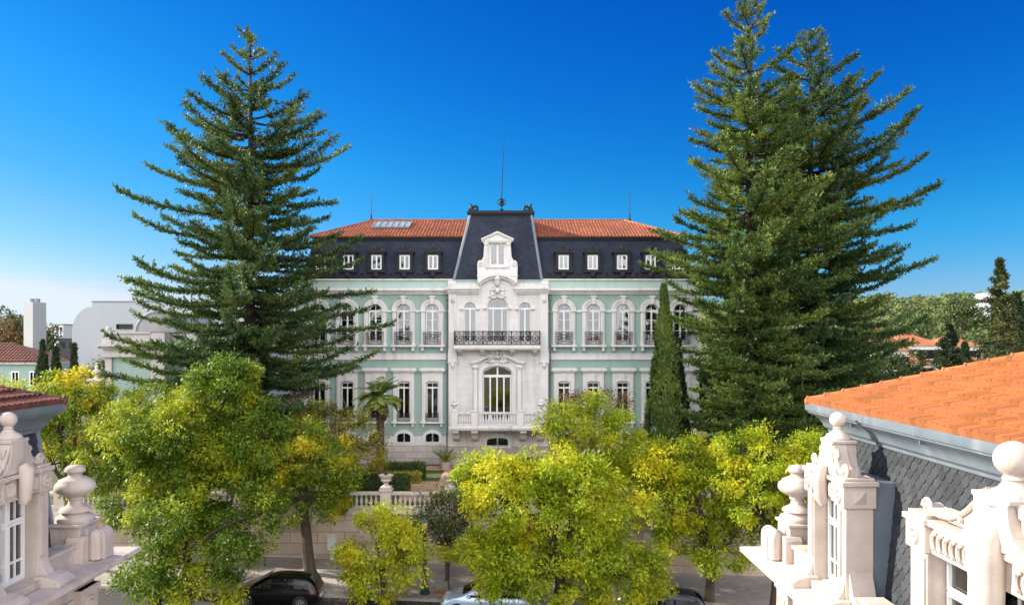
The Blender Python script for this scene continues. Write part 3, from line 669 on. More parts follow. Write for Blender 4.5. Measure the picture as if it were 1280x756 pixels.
def make_base(px, yf=D, hw=0.5):
    x = PX(px); b = MB()
    b.extr(arch(x, PZ(553.6), hw + 0.22, PZ(545), 10, 0.48), [arch(x, PZ(552), hw, PZ(545), 8, 0.24)], yf - 0.12, yf + 0.3); w = b.build('basement_window', M['stone'], pal, smooth=False)
    b = MB()
    for k in range(5):
        xx = x - hw + 2 * hw * (k + 0.5) / 5
        b.box(xx - 0.014, xx + 0.014, yf - 0.02, yf + 0.01, PZ(552), PZ(543.2))
    b.box(x - hw, x + hw, yf - 0.015, yf + 0.005, PZ(547.5), PZ(547)); b.build('grille', M['iron'], w, smooth=False)
    b = MB(); b.box(x - hw, x + hw, yf + 0.16, yf + 0.17, PZ(552), PZ(541)); b.build('pane', M['glass'], w, smooth=False)
    b = MB(); b.box(x - 0.05, x + 0.05, yf + 0.1, yf + 0.155, PZ(552), PZ(541.3)); b.build('frame', M['white'], w, smooth=False)
    return w
b0 = make_base(UP[0])
for p in UP[1:]: copy_tree(b0, pal, b0.location + Vector((PX(p) - PX(UP[0]), 0, 0)))

# ---- central stone block
CF = D - 0.6
cx = XC
s_open = lambda px: arch(PX(px), PZ(431), 0.46, PZ(386), 12)
c_open = arch(cx, PZ(431), 0.80, PZ(385.5), 14)
d_open = arch(cx, PZ(531), 1.10, PZ(465), 14, 0.5)
b = MB(); b.extr(rect(XL1, XR0, PZ(556), ZP + 0.3), [s_open(588), c_open, s_open(656), d_open, arch(cx, PZ(556) + 0.05, 0.78, PZ(549), 8, 0.18)], CF, D + 0.55)
b.build('central_wall', M['stone_block'], pal, smooth=False)
b = MB(); b.box(XL1 - 0.05, XR0 + 0.05, CF - 0.1, D + 0.3, Z0, PZ(556)); b.build('plinth', M['base_block'], pal, smooth=False)
for (a, c) in ((562, 571.5), (675, 684.5)):
    b = MB()
    b.box(PX(a) - 0.02, PX(c), CF - 0.1, CF + 0.01, PZ(556), PZ(453)); b.box(PX(a) - 0.02, PX(c), CF - 0.1, CF + 0.01, PZ(437), PZ(368))
    b.box(PX(a) - 0.1, PX(c) + 0.08, CF - 0.2, CF + 0.01, PZ(453), PZ(451)); b.box(PX(a) - 0.06, PX(c) + 0.04, CF - 0.15, CF + 0.01, PZ(451), PZ(437))
    xm = (PX(a) + PX(c)) / 2; b.ball((xm, CF - 0.13, PZ(456)), 0.16, 8, 6, 1.6); b.ball((xm, CF - 0.1, PZ(375)), 0.16, 8, 6, 1.6)
    b.build('pilaster', M['stone'], pal, smooth=False)
b = MB()
for (a, c) in ((560.5, 600), (645, 686)):
    b.box(PX(a), PX(c), CF - 0.14, D - 0.42, PZ(368), PZ(365.5)); b.box(PX(a) - .05, PX(c), CF - 0.28, D - 0.42, PZ(365.5), PZ(362.5)); b.box(PX(a) - .12, PX(c), CF - 0.42, D - 0.42, PZ(362.5), PZ(360))
# raised segmental cornice
def arcband(b, r0, r1, cz, xr, y0, y1, n=20):
    a0 = math.asin(min(1, xr / r1)); 
    vs = []
    for i in range(n + 1):
        a = -a0 + 2 * a0 * i / n
        for (rr, yy) in ((r0, y0), (r1, y0), (r1, y1), (r0, y1)): vs.append((cx + rr * math.sin(a), yy, cz + rr * math.cos(a)))
    fs = [(4 * i + k, 4 * i + (k + 1) % 4, 4 * i + 4 + (k + 1) % 4, 4 * i + 4 + k) for i in range(n) for k in range(4)] + [(0, 3, 2, 1), (4 * n, 4 * n + 1, 4 * n + 2, 4 * n + 3)]
    b.add(vs, fs)
arcband(b, 1.75, 1.92, PZ(378), 1.36, CF - 0.26, D - 0.3); arcband(b, 1.92, 2.08, PZ(378), 1.48, CF - 0.42, D - 0.28)
b.build('central_cornice', M['stone'], pal, smooth=False)
# central dormer
b = MB(); zA, zB_, zC_, zD = PZ(362), PZ(346), PZ(330), PZ(304)
out = [(cx - 1.48, zA), (cx + 1.48, zA), (cx + 1.48, zB_), (cx + 1.5, zC_ - 0.1), (cx + 1.42, zC_ + 0.12), (cx + 1.2, zC_ + 0.2), (cx + 1.04, zC_ + 0.5), (cx + 0.98, zD), (cx - 0.98, zD), (cx - 1.04, zC_ + 0.5), (cx - 1.2, zC_ + 0.2), (cx - 1.42, zC_ + 0.12), (cx - 1.5, zC_ - 0.1), (cx - 1.48, zB_)]
b.extr(out, [rect(cx - 0.6, cx + 0.6, PZ(333), PZ(305.5))], CF + 0.02, CF + 0.75)
b.extr([(cx - 1.08, zD), (cx + 1.08, zD), (cx + 1.08, zD + 0.2), (cx, zD + 0.72), (cx - 1.08, zD + 0.2)], [], CF - 0.1, CF + 2.6)
for q in (-1, 1):
    b.extr([(cx, zD + 0.66), (cx, zD + 0.8), (cx + q * 1.2, zD + 0.25), (cx + q * 1.2, zD + 0.12)], [], CF - 0.22, CF + 2.6)
    b.box(cx + q * 0.82 - 0.1, cx + q * 0.82 + 0.1, CF - 0.06, CF + 0.03, PZ(333), zD - 0.05); b.box(cx + q * 0.82 - 0.14, cx + q * 0.82 + 0.14, CF - 0.12, CF + 0.03, zD - 0.2, zD - 0.02)
    b.tube(spiral(cx + q * 1.24, zC_ - 0.02, 0.2, 1.3, math.pi / 2, CF - 0.02, 16, -q), 0.06, 6)
    b.box(cx + q * 0.94 - 0.06, cx + q * 0.94 + 0.06, CF + 0.75, CF + 2.4, PZ(333), zD) 
b.box(cx - 0.85, cx + 0.85, CF - 0.1, CF + 0.03, PZ(335.5), PZ(333)); b.box(cx - 1.2, cx + 1.2, CF - 0.12, CF + 0.03, zD + 0.08, zD + 0.2); b.box(cx - 1.52, cx + 1.52, CF - 0.06, CF + 0.03, PZ(346), PZ(344.6))
cd = b.build('central_dormer', M['stone'], pal)
b = MB(); zb, zt = PZ(333), PZ(305.5); b.extr(rect(cx - 0.6, cx + 0.6, zb, zt), [rect(cx - 0.48, cx - 0.06, zb + 0.12, zt - 0.12), rect(cx + 0.06, cx + 0.48, zb + 0.12, zt - 0.12)], CF + 0.2, CF + 0.28); b.build('frame', M['white'], cd, smooth=False)
b = MB(); b.box(cx - 0.5, cx + 0.5, CF + 0.235, CF + 0.24, zb + 0.1, zt - 0.1); b.build('pane', M['glass'], cd, smooth=False)
b = MB(); b.box(cx - 0.6, cx + 0.6, CF + 0.5, CF + 0.6, zb, zt); M['blind'] = mat('blue_grey_blind', (0.22, 0.33, 0.36), 0.8); b.build('blind', M['blind'], cd, smooth=False)
# carved ornaments
def carving(name, x, z, w, h, y):
    b = MB()
    b.ball((x, y, z), w * 0.16, 12, 9, h / w * 1.2); b.ball((x, y - 0.06, z + h * 0.42), w * 0.1, 10, 7, 1.2)
    for q in (-1, 1):
        b.tube(spiral(x + q * w * 0.24, z + h * 0.18, w * 0.16, 1.3, -math.pi / 2, y, 16, q), w * 0.05, 6)
        b.tube(spiral(x + q * w * 0.3, z - h * 0.22, w * 0.13, 1.3, math.pi / 2, y, 16, -q), w * 0.05, 6)
        b.tube([(x + q * w * 0.1, y, z - h * 0.45), (x + q * w * 0.3, y - 0.03, z - h * 0.5), (x + q * w * 0.48, y, z - h * 0.36), (x + q * w * 0.62, y, z - h * 0.46)], [w * 0.07, w * 0.07, w * 0.05, w * 0.02], 6)
        b.ball((x + q * w * 0.42, y, z + h * 0.02), w * 0.07, 8, 6)
    return b.build(name, M['stone'], pal)
carving('carved_cartouche', cx, PZ(364), 1.15, 1.1, CF - 0.1); carving('carved_cartouche', cx, PZ(446), 1.5, 0.75, CF - 0.12)
b = MB(); b.tube([(cx, CF - 0.15, PZ(356)), (cx, CF - 0.3, PZ(349)), (cx, CF - 0.2, PZ(343.5))], [0.2, 0.22, 0.1], 8); b.ball((cx, CF - 0.2, PZ(342.5)), 0.13, 8, 6); b.build('carved_crest', M['stone'], pal)
# three arched windows
def arched_c(px, hw, zs_py, cur):
    x = PX(px); zb, zs = PZ(431), PZ(zs_py); b = MB()
    for q in (-1, 1): b.box(x + q * (hw + 0.12) - 0.16, x + q * (hw + 0.12) + 0.16, CF - 0.15, CF - 0.01, zs - 0.07, zs + 0.05)
    w = b.build('window', M['stone'], pal)
    b = MB(); m_ = 0.07
    ah = arch(x, zs + 0.06, hw - 0.1, zs + 0.06, 10)[2:]
    if hw > 0.6: hl = [rect(x - hw + 0.1, x - hw * 0.45, zb + 0.3, zs - 0.07), rect(x - hw * 0.45 + m_, x + hw * 0.45 - m_, zb + 0.3, zs - 0.07), rect(x + hw * 0.45, x + hw - 0.1, zb + 0.3, zs - 0.07)]
    else: hl = [rect(x - hw + 0.08, x - 0.05, zb + 0.3, zs - 0.07), rect(x + 0.05, x + hw - 0.08, zb + 0.3, zs - 0.07)]
    b.extr(arch(x, zb, hw - 0.005, zs, 12), hl + [ah], CF + 0.2, CF + 0.28); b.build('frame', M['white'], w, smooth=False)
    b = MB(); b.extr(arch(x, zb + 0.2, hw - 0.05, zs, 10), [], CF + 0.235, CF + 0.24); b.build('pane', M['glass'], w, smooth=False)
    b = MB(); curtain_wave(b, x - hw, x - hw * 0.15, zb, zs + hw, CF + 0.5, 0.05, 16, 0.15); curtain_wave(b, x + hw, x + hw * 0.15, zb, zs + hw, CF + 0.5, 0.05, 16, 0.15); b.build('curtain', M[cur], w, recalc=False)
arched_c(588, 0.46, 386, 'curtain'); arched_c(622, 0.80, 385.5, 'curtain_warm'); arched_c(656, 0.46, 386, 'curtain_warm')
# door
b = MB(); zb = PZ(531); zs = PZ(465)
b.extr(arch(cx, zb, 1.4, zs, 14, 0.75), [d_open], CF - 0.12, CF + 0.25)
for q in (-1, 1):
    b.box(cx + q * 1.62 - 0.14, cx + q * 1.62 + 0.14, CF - 0.16, CF - 0.01, zb, zs + 0.35); b.box(cx + q * 1.62 - 0.22, cx + q * 1.62 + 0.22, CF - 0.3, CF - 0.01, zs + 0.35, zs + 0.6)
    b.tube([(cx + q * 2.0, CF - 0.15, zs + 0.72), (cx + q * 1.5, CF - 0.2, zs + 0.8), (cx + q * 0.95, CF - 0.2, zs + 1.08), (cx + q * 0.4, CF - 0.2, zs + 1.25)], 0.12, 6)
dr = b.build('door', M['stone'], pal)
b = MB(); zt = PZ(469.5); hl = []
for k in range(4): x0 = cx - 1.0 + 0.51 * k; hl.append(rect(x0, x0 + 0.40, zb + 0.4, zt - 0.1))
hl.append([(cx - 1.0, zt + 0.1), (cx - 0.06, zt + 0.1), (cx - 0.06, zs + 0.42), (cx - 0.5, zs + 0.32), (cx - 1.0, zs + 0.05)]); hl.append([(cx + 0.06, zt + 0.1), (cx + 1.0, zt + 0.1), (cx + 1.0, zs + 0.05), (cx + 0.5, zs + 0.32), (cx + 0.06, zs + 0.42)])
b.extr(arch(cx, zb, 1.095, zs, 14, 0.495), hl, CF + 0.2, CF + 0.28); b.build('frame', M['white'], dr, smooth=False)
b = MB(); b.extr(arch(cx, zb + 0.3, 1.05, zs, 10, 0.45), [], CF + 0.235, CF + 0.24); b.build('pane', M['glass'], dr, smooth=False)
b = MB(); curtain_wave(b, cx - 1.1, cx - 0.55, zb, zs + 0.2, CF + 0.5, 0.05, 14, 0.2); curtain_wave(b, cx + 1.1, cx + 0.55, zb, zs + 0.2, CF + 0.5, 0.05, 14, 0.2); M['curtain_rose'] = mat('rose_curtain', (0.5, 0.33, 0.25), 0.9); b.build('curtain', M['curtain_rose'], dr, recalc=False)
make_base(622, CF, 0.78).location.z -= 0.24
# iron balcony
bx0, bx1, by = PX(570) - 0.0, PX(674), CF - 1.0
b = MB(); b.box(bx0 - 0.05, bx1 + 0.05, by - 0.1, CF + 0.01, PZ(435), PZ(431.5)); b.box(bx0, bx1, by, CF + 0.01, PZ(436.8), PZ(435))
for p in (576, 604, 640, 668):
    b.extr([(CF + 0.0, PZ(436.8)), (CF - 0.8, PZ(436.8)), (CF - 0.8, PZ(439)), (CF - 0.55, PZ(440.5)), (CF - 0.3, PZ(442.5)), (CF, PZ(445))], [], PX(p) - 0.16, PX(p) + 0.16, 'yz')
bal = b.build('balcony', M['stone'], pal, smooth=False)
b = MB(); r0, r1 = PZ(431.5) + 0.05, PZ(414.6)
for zz, t in ((r0 + 0.03, 0.03), (r0 + 0.2, 0.016), (r1 - 0.16, 0.016), (r1, 0.035)):
    b.box(bx0, bx1, by - 0.02, by + 0.02, zz - t, zz + t)
    for x in (bx0, bx1): b.box(x - 0.02, x + 0.02, by, CF, zz - t, zz + t)
n = 9; pw = (bx1 - bx0) / n; zm = (r0 + r1) / 2
for k in range(n + 1): x = bx0 + pw * k; b.box(x - 0.035, x + 0.035, by - 0.035, by + 0.035, r0, r1 + 0.05)
for k in range(n):
    x = bx0 + pw * (k + 0.5)
    for q in (-1, 1):
        b.tube(spiral(x + q * 0.17, zm + 0.1, 0.14, 1.3, -math.pi / 2, by, 12, q), 0.026, 4); b.tube(spiral(x + q * 0.17, zm - 0.13, 0.12, 1.3, math.pi / 2, by, 12, -q), 0.026, 4)
        b.tube([(x + q * 0.05, by, r0 + 0.2), (x + q * 0.3, by, zm), (x + q * 0.05, by, r1 - 0.16)], 0.02, 4)
    b.box(x - 0.02, x + 0.02, by - 0.015, by + 0.015, r0, r1); b.ball((x, by, zm), 0.07, 8, 6)
for k in range(60): x = bx0 + (bx1 - bx0) * (k + 0.5) / 60; b.box(x - 0.01, x + 0.01, by - 0.01, by + 0.01, r1 - 0.16, r1); b.box(x - 0.01, x + 0.01, by - 0.01, by + 0.01, r0, r0 + 0.2)
for x in (bx0, bx1):
    for k in range(6): yy = by + 0.15 * (k + 0.5); b.box(x - 0.015, x + 0.015, yy - 0.015, yy + 0.015, r0, r1)
b.build('railing', M['iron'], bal, smooth=False)
# stone balcony
sd = 57.6; sf = sd / 1000
def SX(px): return (px - 640) * sf
def SZ(py): return H - (py - 425) * sf
b = MB(); b.box(SX(561), SX(683), sd - 0.12, CF + 0.01, SZ(536), SZ(533.5)); b.box(SX(562), SX(682), sd - 0.02, CF + 0.01, SZ(538), SZ(536))
for p in (569, 593, 654, 677):
    b.extr([(CF, SZ(538)), (sd + 0.15, SZ(538)), (sd + 0.12, SZ(541)), (sd + 0.4, SZ(543.5)), (sd + 0.7, SZ(545)), (sd + 0.9, SZ(550)), (CF - 0.25, SZ(554)), (CF, SZ(556))], [], SX(p) - 0.24, SX(p) + 0.24, 'yz')
sb = b.build('stone_balcony', M['stone'], pal, smooth=False)
b = MB(); b.box(SX(564), SX(680), sd - 0.06, sd + 0.2, SZ(517.2), SZ(514.8)); b.box(SX(564), SX(680), sd - 0.06, sd + 0.2, SZ(533.5), SZ(531.5))
for p in (568, 593.5, 650, 676.5):
    b.box(SX(p) - 0.24, SX(p) + 0.24, sd - 0.1, sd + 0.24, SZ(533.5), SZ(514.3)); b.box(SX(p) - 0.28, SX(p) + 0.28, sd - 0.14, sd + 0.28, SZ(514.3), SZ(512.8))
for x in (SX(564) + 0.12, SX(680) - 0.12): b.box(x - 0.1, x + 0.1, sd + 0.24, CF, SZ(517.2), SZ(514.8)); b.box(x - 0.1, x + 0.1, sd + 0.24, CF, SZ(533.5), SZ(531.5))
b.build('handrail', M['stone'], sb, smooth=False)
for p in (568, 676.5):
    b = MB(); b.lathe([(0.16, 0), (0.16, 0.05), (0.07, 0.12), (0.1, 0.2), (0.24, 0.34), (0.27, 0.45), (0.2, 0.5), (0.08, 0.56), (0.13, 0.64), (0.1, 0.74), (0.03, 0.8)], SX(p), sd + 0.07, SZ(512.8), 12); b.build('finial', M['stone'], sb)
bp0 = None; hb = SZ(517.2) - SZ(531.5)
for (a, c, n) in ((573, 588.5, 5), (598.5, 645, 13), (655, 671.5, 5)):
    for k in range(n):
        x = SX(a + (c - a) * (k + 0.5) / n)
        if bp0 is None:
            b = MB(); b.lathe([(r * 1.05, z * hb / 0.64) for r, z in BAL], x, sd + 0.07, SZ(531.5), 8); bp0 = b.build('baluster', M['stone'], sb); bpx = x
        else: copy_tree(bp0, sb, bp0.location + Vector((x - bpx, 0, 0)))
# ------------------------------------------------------------------ the two near houses
YE = 18.8; ZL = 7.0
def house(name, X0, f, label, tile_m, y_near=3.0):
    root = empty(name, (X0 - f * 5, 11, street_z(X0)), label, 'house')
    tf = lambda n, y, z: (X0 + f * n, y, z)
    St = M['stone_near']
    def mitre(b, prof, yN=y_near, nW=-10.0, dy=0.0, close=True):
        k = len(prof); vs = []
        for n, z in prof: vs += [(n, yN, z), (n, YE + n + dy, z), (nW, YE + n + dy, z)]
        fs = []
        for i in range(k if close else k - 1):
            j = (i + 1) % k
            for c in (0, 1): fs.append((3 * i + c, 3 * i + c + 1, 3 * j + c + 1, 3 * j + c))
        if close: fs += [tuple(3 * i for i in range(k)), tuple(3 * i + 2 for i in reversed(range(k)))]
        b.add(vs, fs)
    zg = street_z(X0) - 0.3
    b = MB(tf); mitre(b, [(0.55, zg), (0.55, ZL - 1.15), (-0.2, ZL - 1.15), (-0.2, zg)]); b.build('wall', St, root, smooth=False)
    b = MB(tf); L0 = ZL
    mitre(b, [(-0.2, L0 - 1.15), (0.57, L0 - 1.15), (0.62, L0 - 1.12), (0.62, L0 - 1.0), (0.585, L0 - 0.98), (0.585, L0 - 0.55), (0.64, L0 - 0.52), (0.72, L0 - 0.44), (0.80, L0 - 0.40), (0.80, L0 - 0.33), (1.02, L0 - 0.27), (1.16, L0 - 0.20), (1.26, L0 - 0.17), (1.30, L0 - 0.12), (1.36, L0 - 0.10), (1.36, L0 + 0.0), (1.32, L0 + 0.02), (0.4, L0 + 0.06), (-0.2, L0 + 0.06)])
    b.build('cornice', St, root, bevel=0.006, angle=25)
    # frieze blocks, rosettes and panels below the cornice
    for yy in (YE + 0.1, YE - 2.0, 15.2, 12.6, 8.4, 5.8):
        b = MB(tf); b.box(0.58, 0.72, yy - 0.38, yy + 0.38, L0 - 2.4, L0 - 0.6); b.box(0.58, 0.76, yy - 0.44, yy + 0.44, L0 - 0.72, L0 - 0.6)
        for rr, t in ((0.2, 0.05), (0.09, 0.06)):
            b.tube([(0.74, yy + rr * math.cos(a), L0 - 1.05 + rr * math.sin(a)) for a in [i * math.pi / 9 for i in range(18)]], t, 6, True)
        for k in range(3): b.ball((0.73, yy - 0.18 + 0.18 * k, L0 - 1.55), 0.075, 8, 6)
        b.extr([(yy - 0.25, L0 - 2.3), (yy + 0.25, L0 - 2.3), (yy + 0.25, L0 - 1.75), (yy - 0.25, L0 - 1.75)], [[(yy - 0.19, L0 - 2.24), (yy + 0.19, L0 - 2.24), (yy + 0.19, L0 - 1.81), (yy - 0.19, L0 - 1.81)]], 0.71, 0.76, 'yz')
        b.build('frieze_carving', St, root)
    for ya, yb in ((YE - 1.5, YE - 0.4), (12.9, 14.8), (8.9, 12.0)):
        b = MB(tf); b.extr([(ya, L0 - 2.2), (yb, L0 - 2.2), (yb, L0 - 0.75), (ya, L0 - 0.75)], [[(ya + 0.1, L0 - 2.1), (yb - 0.1, L0 - 2.1), (yb - 0.1, L0 - 0.85), (ya + 0.1, L0 - 0.85)]], 0.56, 0.64, 'yz'); b.build('frieze_panel', St, root, smooth=False)
    # parapet step + corner pedestal
    zp = ZL + 0.06
    b = MB(tf)
    b.box(0.25, 0.62, 17.35, YE - 0.35, zp - 0.02, zp + 0.36); b.box(0.2, 0.68, 17.35, YE - 0.35, zp + 0.36, zp + 0.44)
    b.box(-9.5, -0.35, YE + 0.25, YE + 0.62, zp - 0.02, zp + 0.36); b.box(-9.5, -0.35, YE + 0.2, YE + 0.68, zp + 0.36, zp + 0.44)
    b.build('parapet', St, root, smooth=False, bevel=0.01)
    b = MB(tf); cn, cy = 0.3, YE + 0.25
    b.box(cn - 0.42, cn + 0.34, cy - 0.45, cy + 0.4, zp - 0.02, zp + 0.78); b.box(cn - 0.47, cn + 0.39, cy - 0.5, cy + 0.45, zp + 0.78, zp + 0.85)
    b.extr([(cy - 0.62, zp - 0.02), (cy - 0.28, zp - 0.02), (cy - 0.28, zp + 0.5), (cy - 0.36, zp + 0.58), (cy - 0.54, zp + 0.58), (cy - 0.62, zp + 0.5)], [], cn + 0.1, cn + 0.5, 'yz')
    pr = [(cn + 0.34, zp - 0.02), (cn + 0.8, zp - 0.02), (cn + 0.8, zp + 0.5)] + [(cn + 0.62 + 0.18 * math.cos(a), zp + 0.5 + 0.2 * math.sin(a)) for a in [math.pi * i / 8 for i in range(1, 8)]] + [(cn + 0.44, zp + 0.52), (cn + 0.34, zp + 0.72)]
    b.extr(pr, [], cy - 0.2, cy + 0.24, 'xz')
    b.tube([(cn + 0.62, cy - 0.24, zp + 0.0), (cn + 0.62, cy - 0.24, zp + 0.55)], 0.15, 10); b.ball((cn + 0.62, cy - 0.24, zp + 0.55), 0.15, 10, 8)
    b.build('corner_pedestal', St, root, bevel=0.015)
    b = MB(tf)
    b.lathe([(0.40, 0), (0.42, 0.06), (0.40, 0.11), (0.33, 0.15), (0.28, 0.2), (0.36, 0.24), (0.33, 0.3), (0.2, 0.36), (0.155, 0.42), (0.15, 0.5), (0.19, 0.53), (0.18, 0.57), (0.26, 0.61), (0.40, 0.7), (0.445, 0.76), (0.45, 0.84), (0.42, 0.9), (0.37, 0.93), (0.36, 0.97), (0.28, 1.01), (0.17, 1.05), (0.15, 1.1), (0.17, 1.13), (0.23, 1.18), (0.22, 1.25), (0.17, 1.3), (0.05, 1.33), (0.005, 1.335)], cn, cy, zp + 0.85, 28)
    b.build('urn', St, root, angle=50)
    # slate mansard
    zs0, zs1 = ZL, 10.12; lean = 0.3
    b = MB(tf); mitre(b, [(0.0, zs0), (-lean, zs1), (-lean - 0.4, zs1), (-0.4, zs0)]); b.build('mansard_slope', M['slate_flat'], root, smooth=False)
    b = MB(tf); rw, rh = 0.235, 0.155; rng = random.Random(4)
    sl_n = Vector((3.1, 0, 0.3)).normalized()
    rows = int((zs1 - zs0) / rh)
    for r in range(rows):
        z = zs0 + 0.02 + r * rh; nn = -lean * (z - zs0) / (zs1 - zs0)
        ylim = YE + nn - 0.02
        k = int((ylim - y_near) / rw) + 1
        for i in range(k):
            yc = ylim - (i + (0.5 if r % 2 else 1.0)) * rw + rw * 0.5
            if yc + rw / 2 > ylim + 0.02 or yc < y_near: continue
            j = rng.uniform(-0.008, 0.008); w = rw * 0.48; t0 = 0.02 + rng.uniform(0, 0.008); hh = rh * 2.0
            pts = [(-w, hh), (-w, 0.09), (-w * 0.55, 0.015), (0, -0.012), (w * 0.55, 0.015), (w, 0.09), (w, hh)]
            vs = []
            for dy, dz in pts:
                q = 1 - max(0, dz) / hh
                vs.append((nn - lean * dz / 3.12 + 0.006 + t0 * q, yc + dy + j, z + dz + j))
            vs += [(v[0] - 0.018, v[1], v[2]) for v in vs[1:6]]
            b.add(vs, [tuple(range(7)), (1, 2, 8, 7), (2, 3, 9, 8), (3, 4, 10, 9), (4, 5, 11, 10)])
    b.build('slate_cladding', M['slate'], root, smooth=False)
    b = MB(tf); b.tube([(0.0, YE + 0.0, zs0), (-lean, YE - lean, zs1)], 0.07, 8); b.build('hip_flashing', M['zinc'], root)
    # zinc eaves cornice
    b = MB(tf); E = 10.72
    mitre(b, [(-lean - 0.3, 10.08), (-lean + 0.06, 10.08), (-lean + 0.07, 10.14), (-0.2, 10.16), (-0.16, 10.2), (-0.14, 10.27), (-0.1, 10.34), (-0.02, 10.42), (0.07, 10.47), (0.11, 10.5), (0.115, 10.54), (0.15, 10.55), (0.16, 10.6), (0.16, 10.70), (0.13, 10.72), (0.05, 10.72), (0.04, 10.68), (-0.4, 10.68)])
    b.build('eaves_cornice', M['zinc'], root, angle=22)
    b = MB(tf)
    for yy in (YE - 2.2, YE - 5.0, YE - 7.8, YE - 10.6): b.box(0.155, 0.166, yy - 0.012, yy + 0.012, 10.55, 10.70); b.box(-0.04, 0.075, yy - 0.01, yy + 0.01, 10.40, 10.47)
    b.build('cornice_seam', M['leadpale'], root, smooth=False)
    # tiled hip roof
    k = 0.36; run = 6.0; cs = math.hypot(1, k)
    b = MB(tf); n0 = 0.10; ze = E + 0.0
    b.add([(n0, y_near, ze - 0.02), (n0, YE + n0, ze - 0.02), (n0 - run, YE + n0 - run, ze - 0.02 + run * k), (n0 - run, y_near, ze - 0.02 + run * k), (-10, YE + n0, ze - 0.02), (-10, YE + n0 - run, ze - 0.02 + run * k)], [(0, 1, 2, 3), (1, 4, 5, 2)])
    b.build('roof_slope', M['tile_dark'] if f > 0 else M['roof_under'], root, smooth=False, recalc=False)
    b = MB(tf); ul = YE + n0 - y_near
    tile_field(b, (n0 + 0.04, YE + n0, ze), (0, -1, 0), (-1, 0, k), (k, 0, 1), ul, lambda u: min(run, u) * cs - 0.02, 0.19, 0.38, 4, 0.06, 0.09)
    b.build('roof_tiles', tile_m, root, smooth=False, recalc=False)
    b = MB(tf)
    for i in range(16):
        a, c = i * 0.42, i * 0.42 + 0.44
        p = lambda t: (n0 - t / 1.414 * 1.0, YE + n0 - t / 1.414, ze + 0.03 + t / 1.414 * k)
        b.tube([p(a), p(a + 0.04), p(a + 0.045), p(c)], [0.135, 0.135, 0.115, 0.095], 12)
    b.ball(p(0.02), 0.115, 10, 8)
    b.build('hip_tiles', tile_m, root, angle=50)
    for i in range(7):                                   # raised ventilation tiles
        u = 3.0 + 1.05 * i; v = 1.9; vd = Vector((-1, 0, k)).normalized(); nd = Vector((k, 0, 1)).normalized(); o = Vector((n0, YE + n0 - u, ze)) + vd * v
        q = []
        for dv, hh in ((-0.0, 0.15), (0.36, 0.06)):
            for du in (-0.15, 0.15):
                q.append(o + Vector((0, du, 0)) + vd * dv + nd * hh)
        q2 = [x - nd * 0.1 for x in q]
        vv = q + q2
        b2 = MB(tf); b2.add(vv, [(0, 1, 3, 2), (0, 2, 6, 4), (1, 5, 7, 3), (2, 3, 7, 6), (0, 4, 5, 1)]); b2.build('vent_tile', tile_m, root, smooth=False)
    # dormers
    def dormer(yc, hw, n1, big):
        ph = 0.36 if not big else 0.5; zh = 9.0; zsill = ZL + 0.2; zsh = 9.42; op = hw - ph
        b = MB(tf)
        for q in (-1, 1):
            ya, yb = sorted((yc + q * op, yc + q * hw))
            b.box(0.22, n1, ya, yb, ZL + 0.05, zsh - 0.42)                                   # post
            b.box(0.18, n1 + 0.06, ya - 0.04, yb + 0.04, zsh - 0.42, zsh)                    # block
            b.box(0.14, n1 + 0.1, ya - 0.08, yb + 0.08, zsh, zsh + 0.09); b.box(0.2, n1 + 0.03, ya - 0.02, yb + 0.02, zsh + 0.09, zsh + 0.15)
            # diamond panel on the outer side of the block
            yo = yc + q * (hw + 0.04); zc = zsh - 0.21; nc = (0.22 + n1) / 2 + 0.02; s_ = 0.13
            b.add([(nc - s_, yo + q * 0.002, zc - s_), (nc + s_, yo + q * 0.002, zc - s_), (nc + s_, yo + q * 0.002, zc + s_), (nc - s_, yo + q * 0.002, zc + s_), (nc, yo + q * 0.07, zc)], [(0, 1, 4), (1, 2, 4), (2, 3, 4), (3, 0, 4)])
            # flared scroll foot
            yf = yc + q * hw
            pts = [(0, 0.0), (0.34, 0.0), (0.36, 0.12), (0.33, 0.22), (0.24, 0.28), (0.16, 0.33), (0.12, 0.45), (0.05, 0.62), (0, 0.75)]
            b.extr([(yf + q * a, ZL + 0.05 + c) for a, c in pts], [], 0.24, n1 - 0.06, 'yz')
            b.extr([(n1 - 0.002, ZL + 0.05), (n1 + 0.16, ZL + 0.05), (n1 + 0.18, ZL + 0.2), (n1 + 0.1, ZL + 0.34), (n1 + 0.05, ZL + 0.42), (n1 + 0.0, ZL + 0.6)], [], ya + 0.03, yb - 0.03, 'xz')
            # inner pilaster
            yi = yc + q * (op + 0.1); b.box(n1 - 0.01, n1 + 0.035, yi - 0.07, yi + 0.07, ZL + 0.66, zsh - 0.5)
        b.box(0.22, n1 - 0.04, yc - op - 0.01, yc + op + 0.01, zh, zsh)                         # lintel
        b.box(0.2, n1 + 0.04, yc - op, yc + op, zsh, zsh + 0.08)
        b.box(0.2, n1 + 0.12, yc - op - 0.02, yc + op + 0.02, ZL + 0.05, zsill)               # sill
        sr = b.build('dormer', St, root, bevel=0.012)
        b = MB(tf)                                                                              # carved ornament on the lintel
        nb = 4 if not big else 7
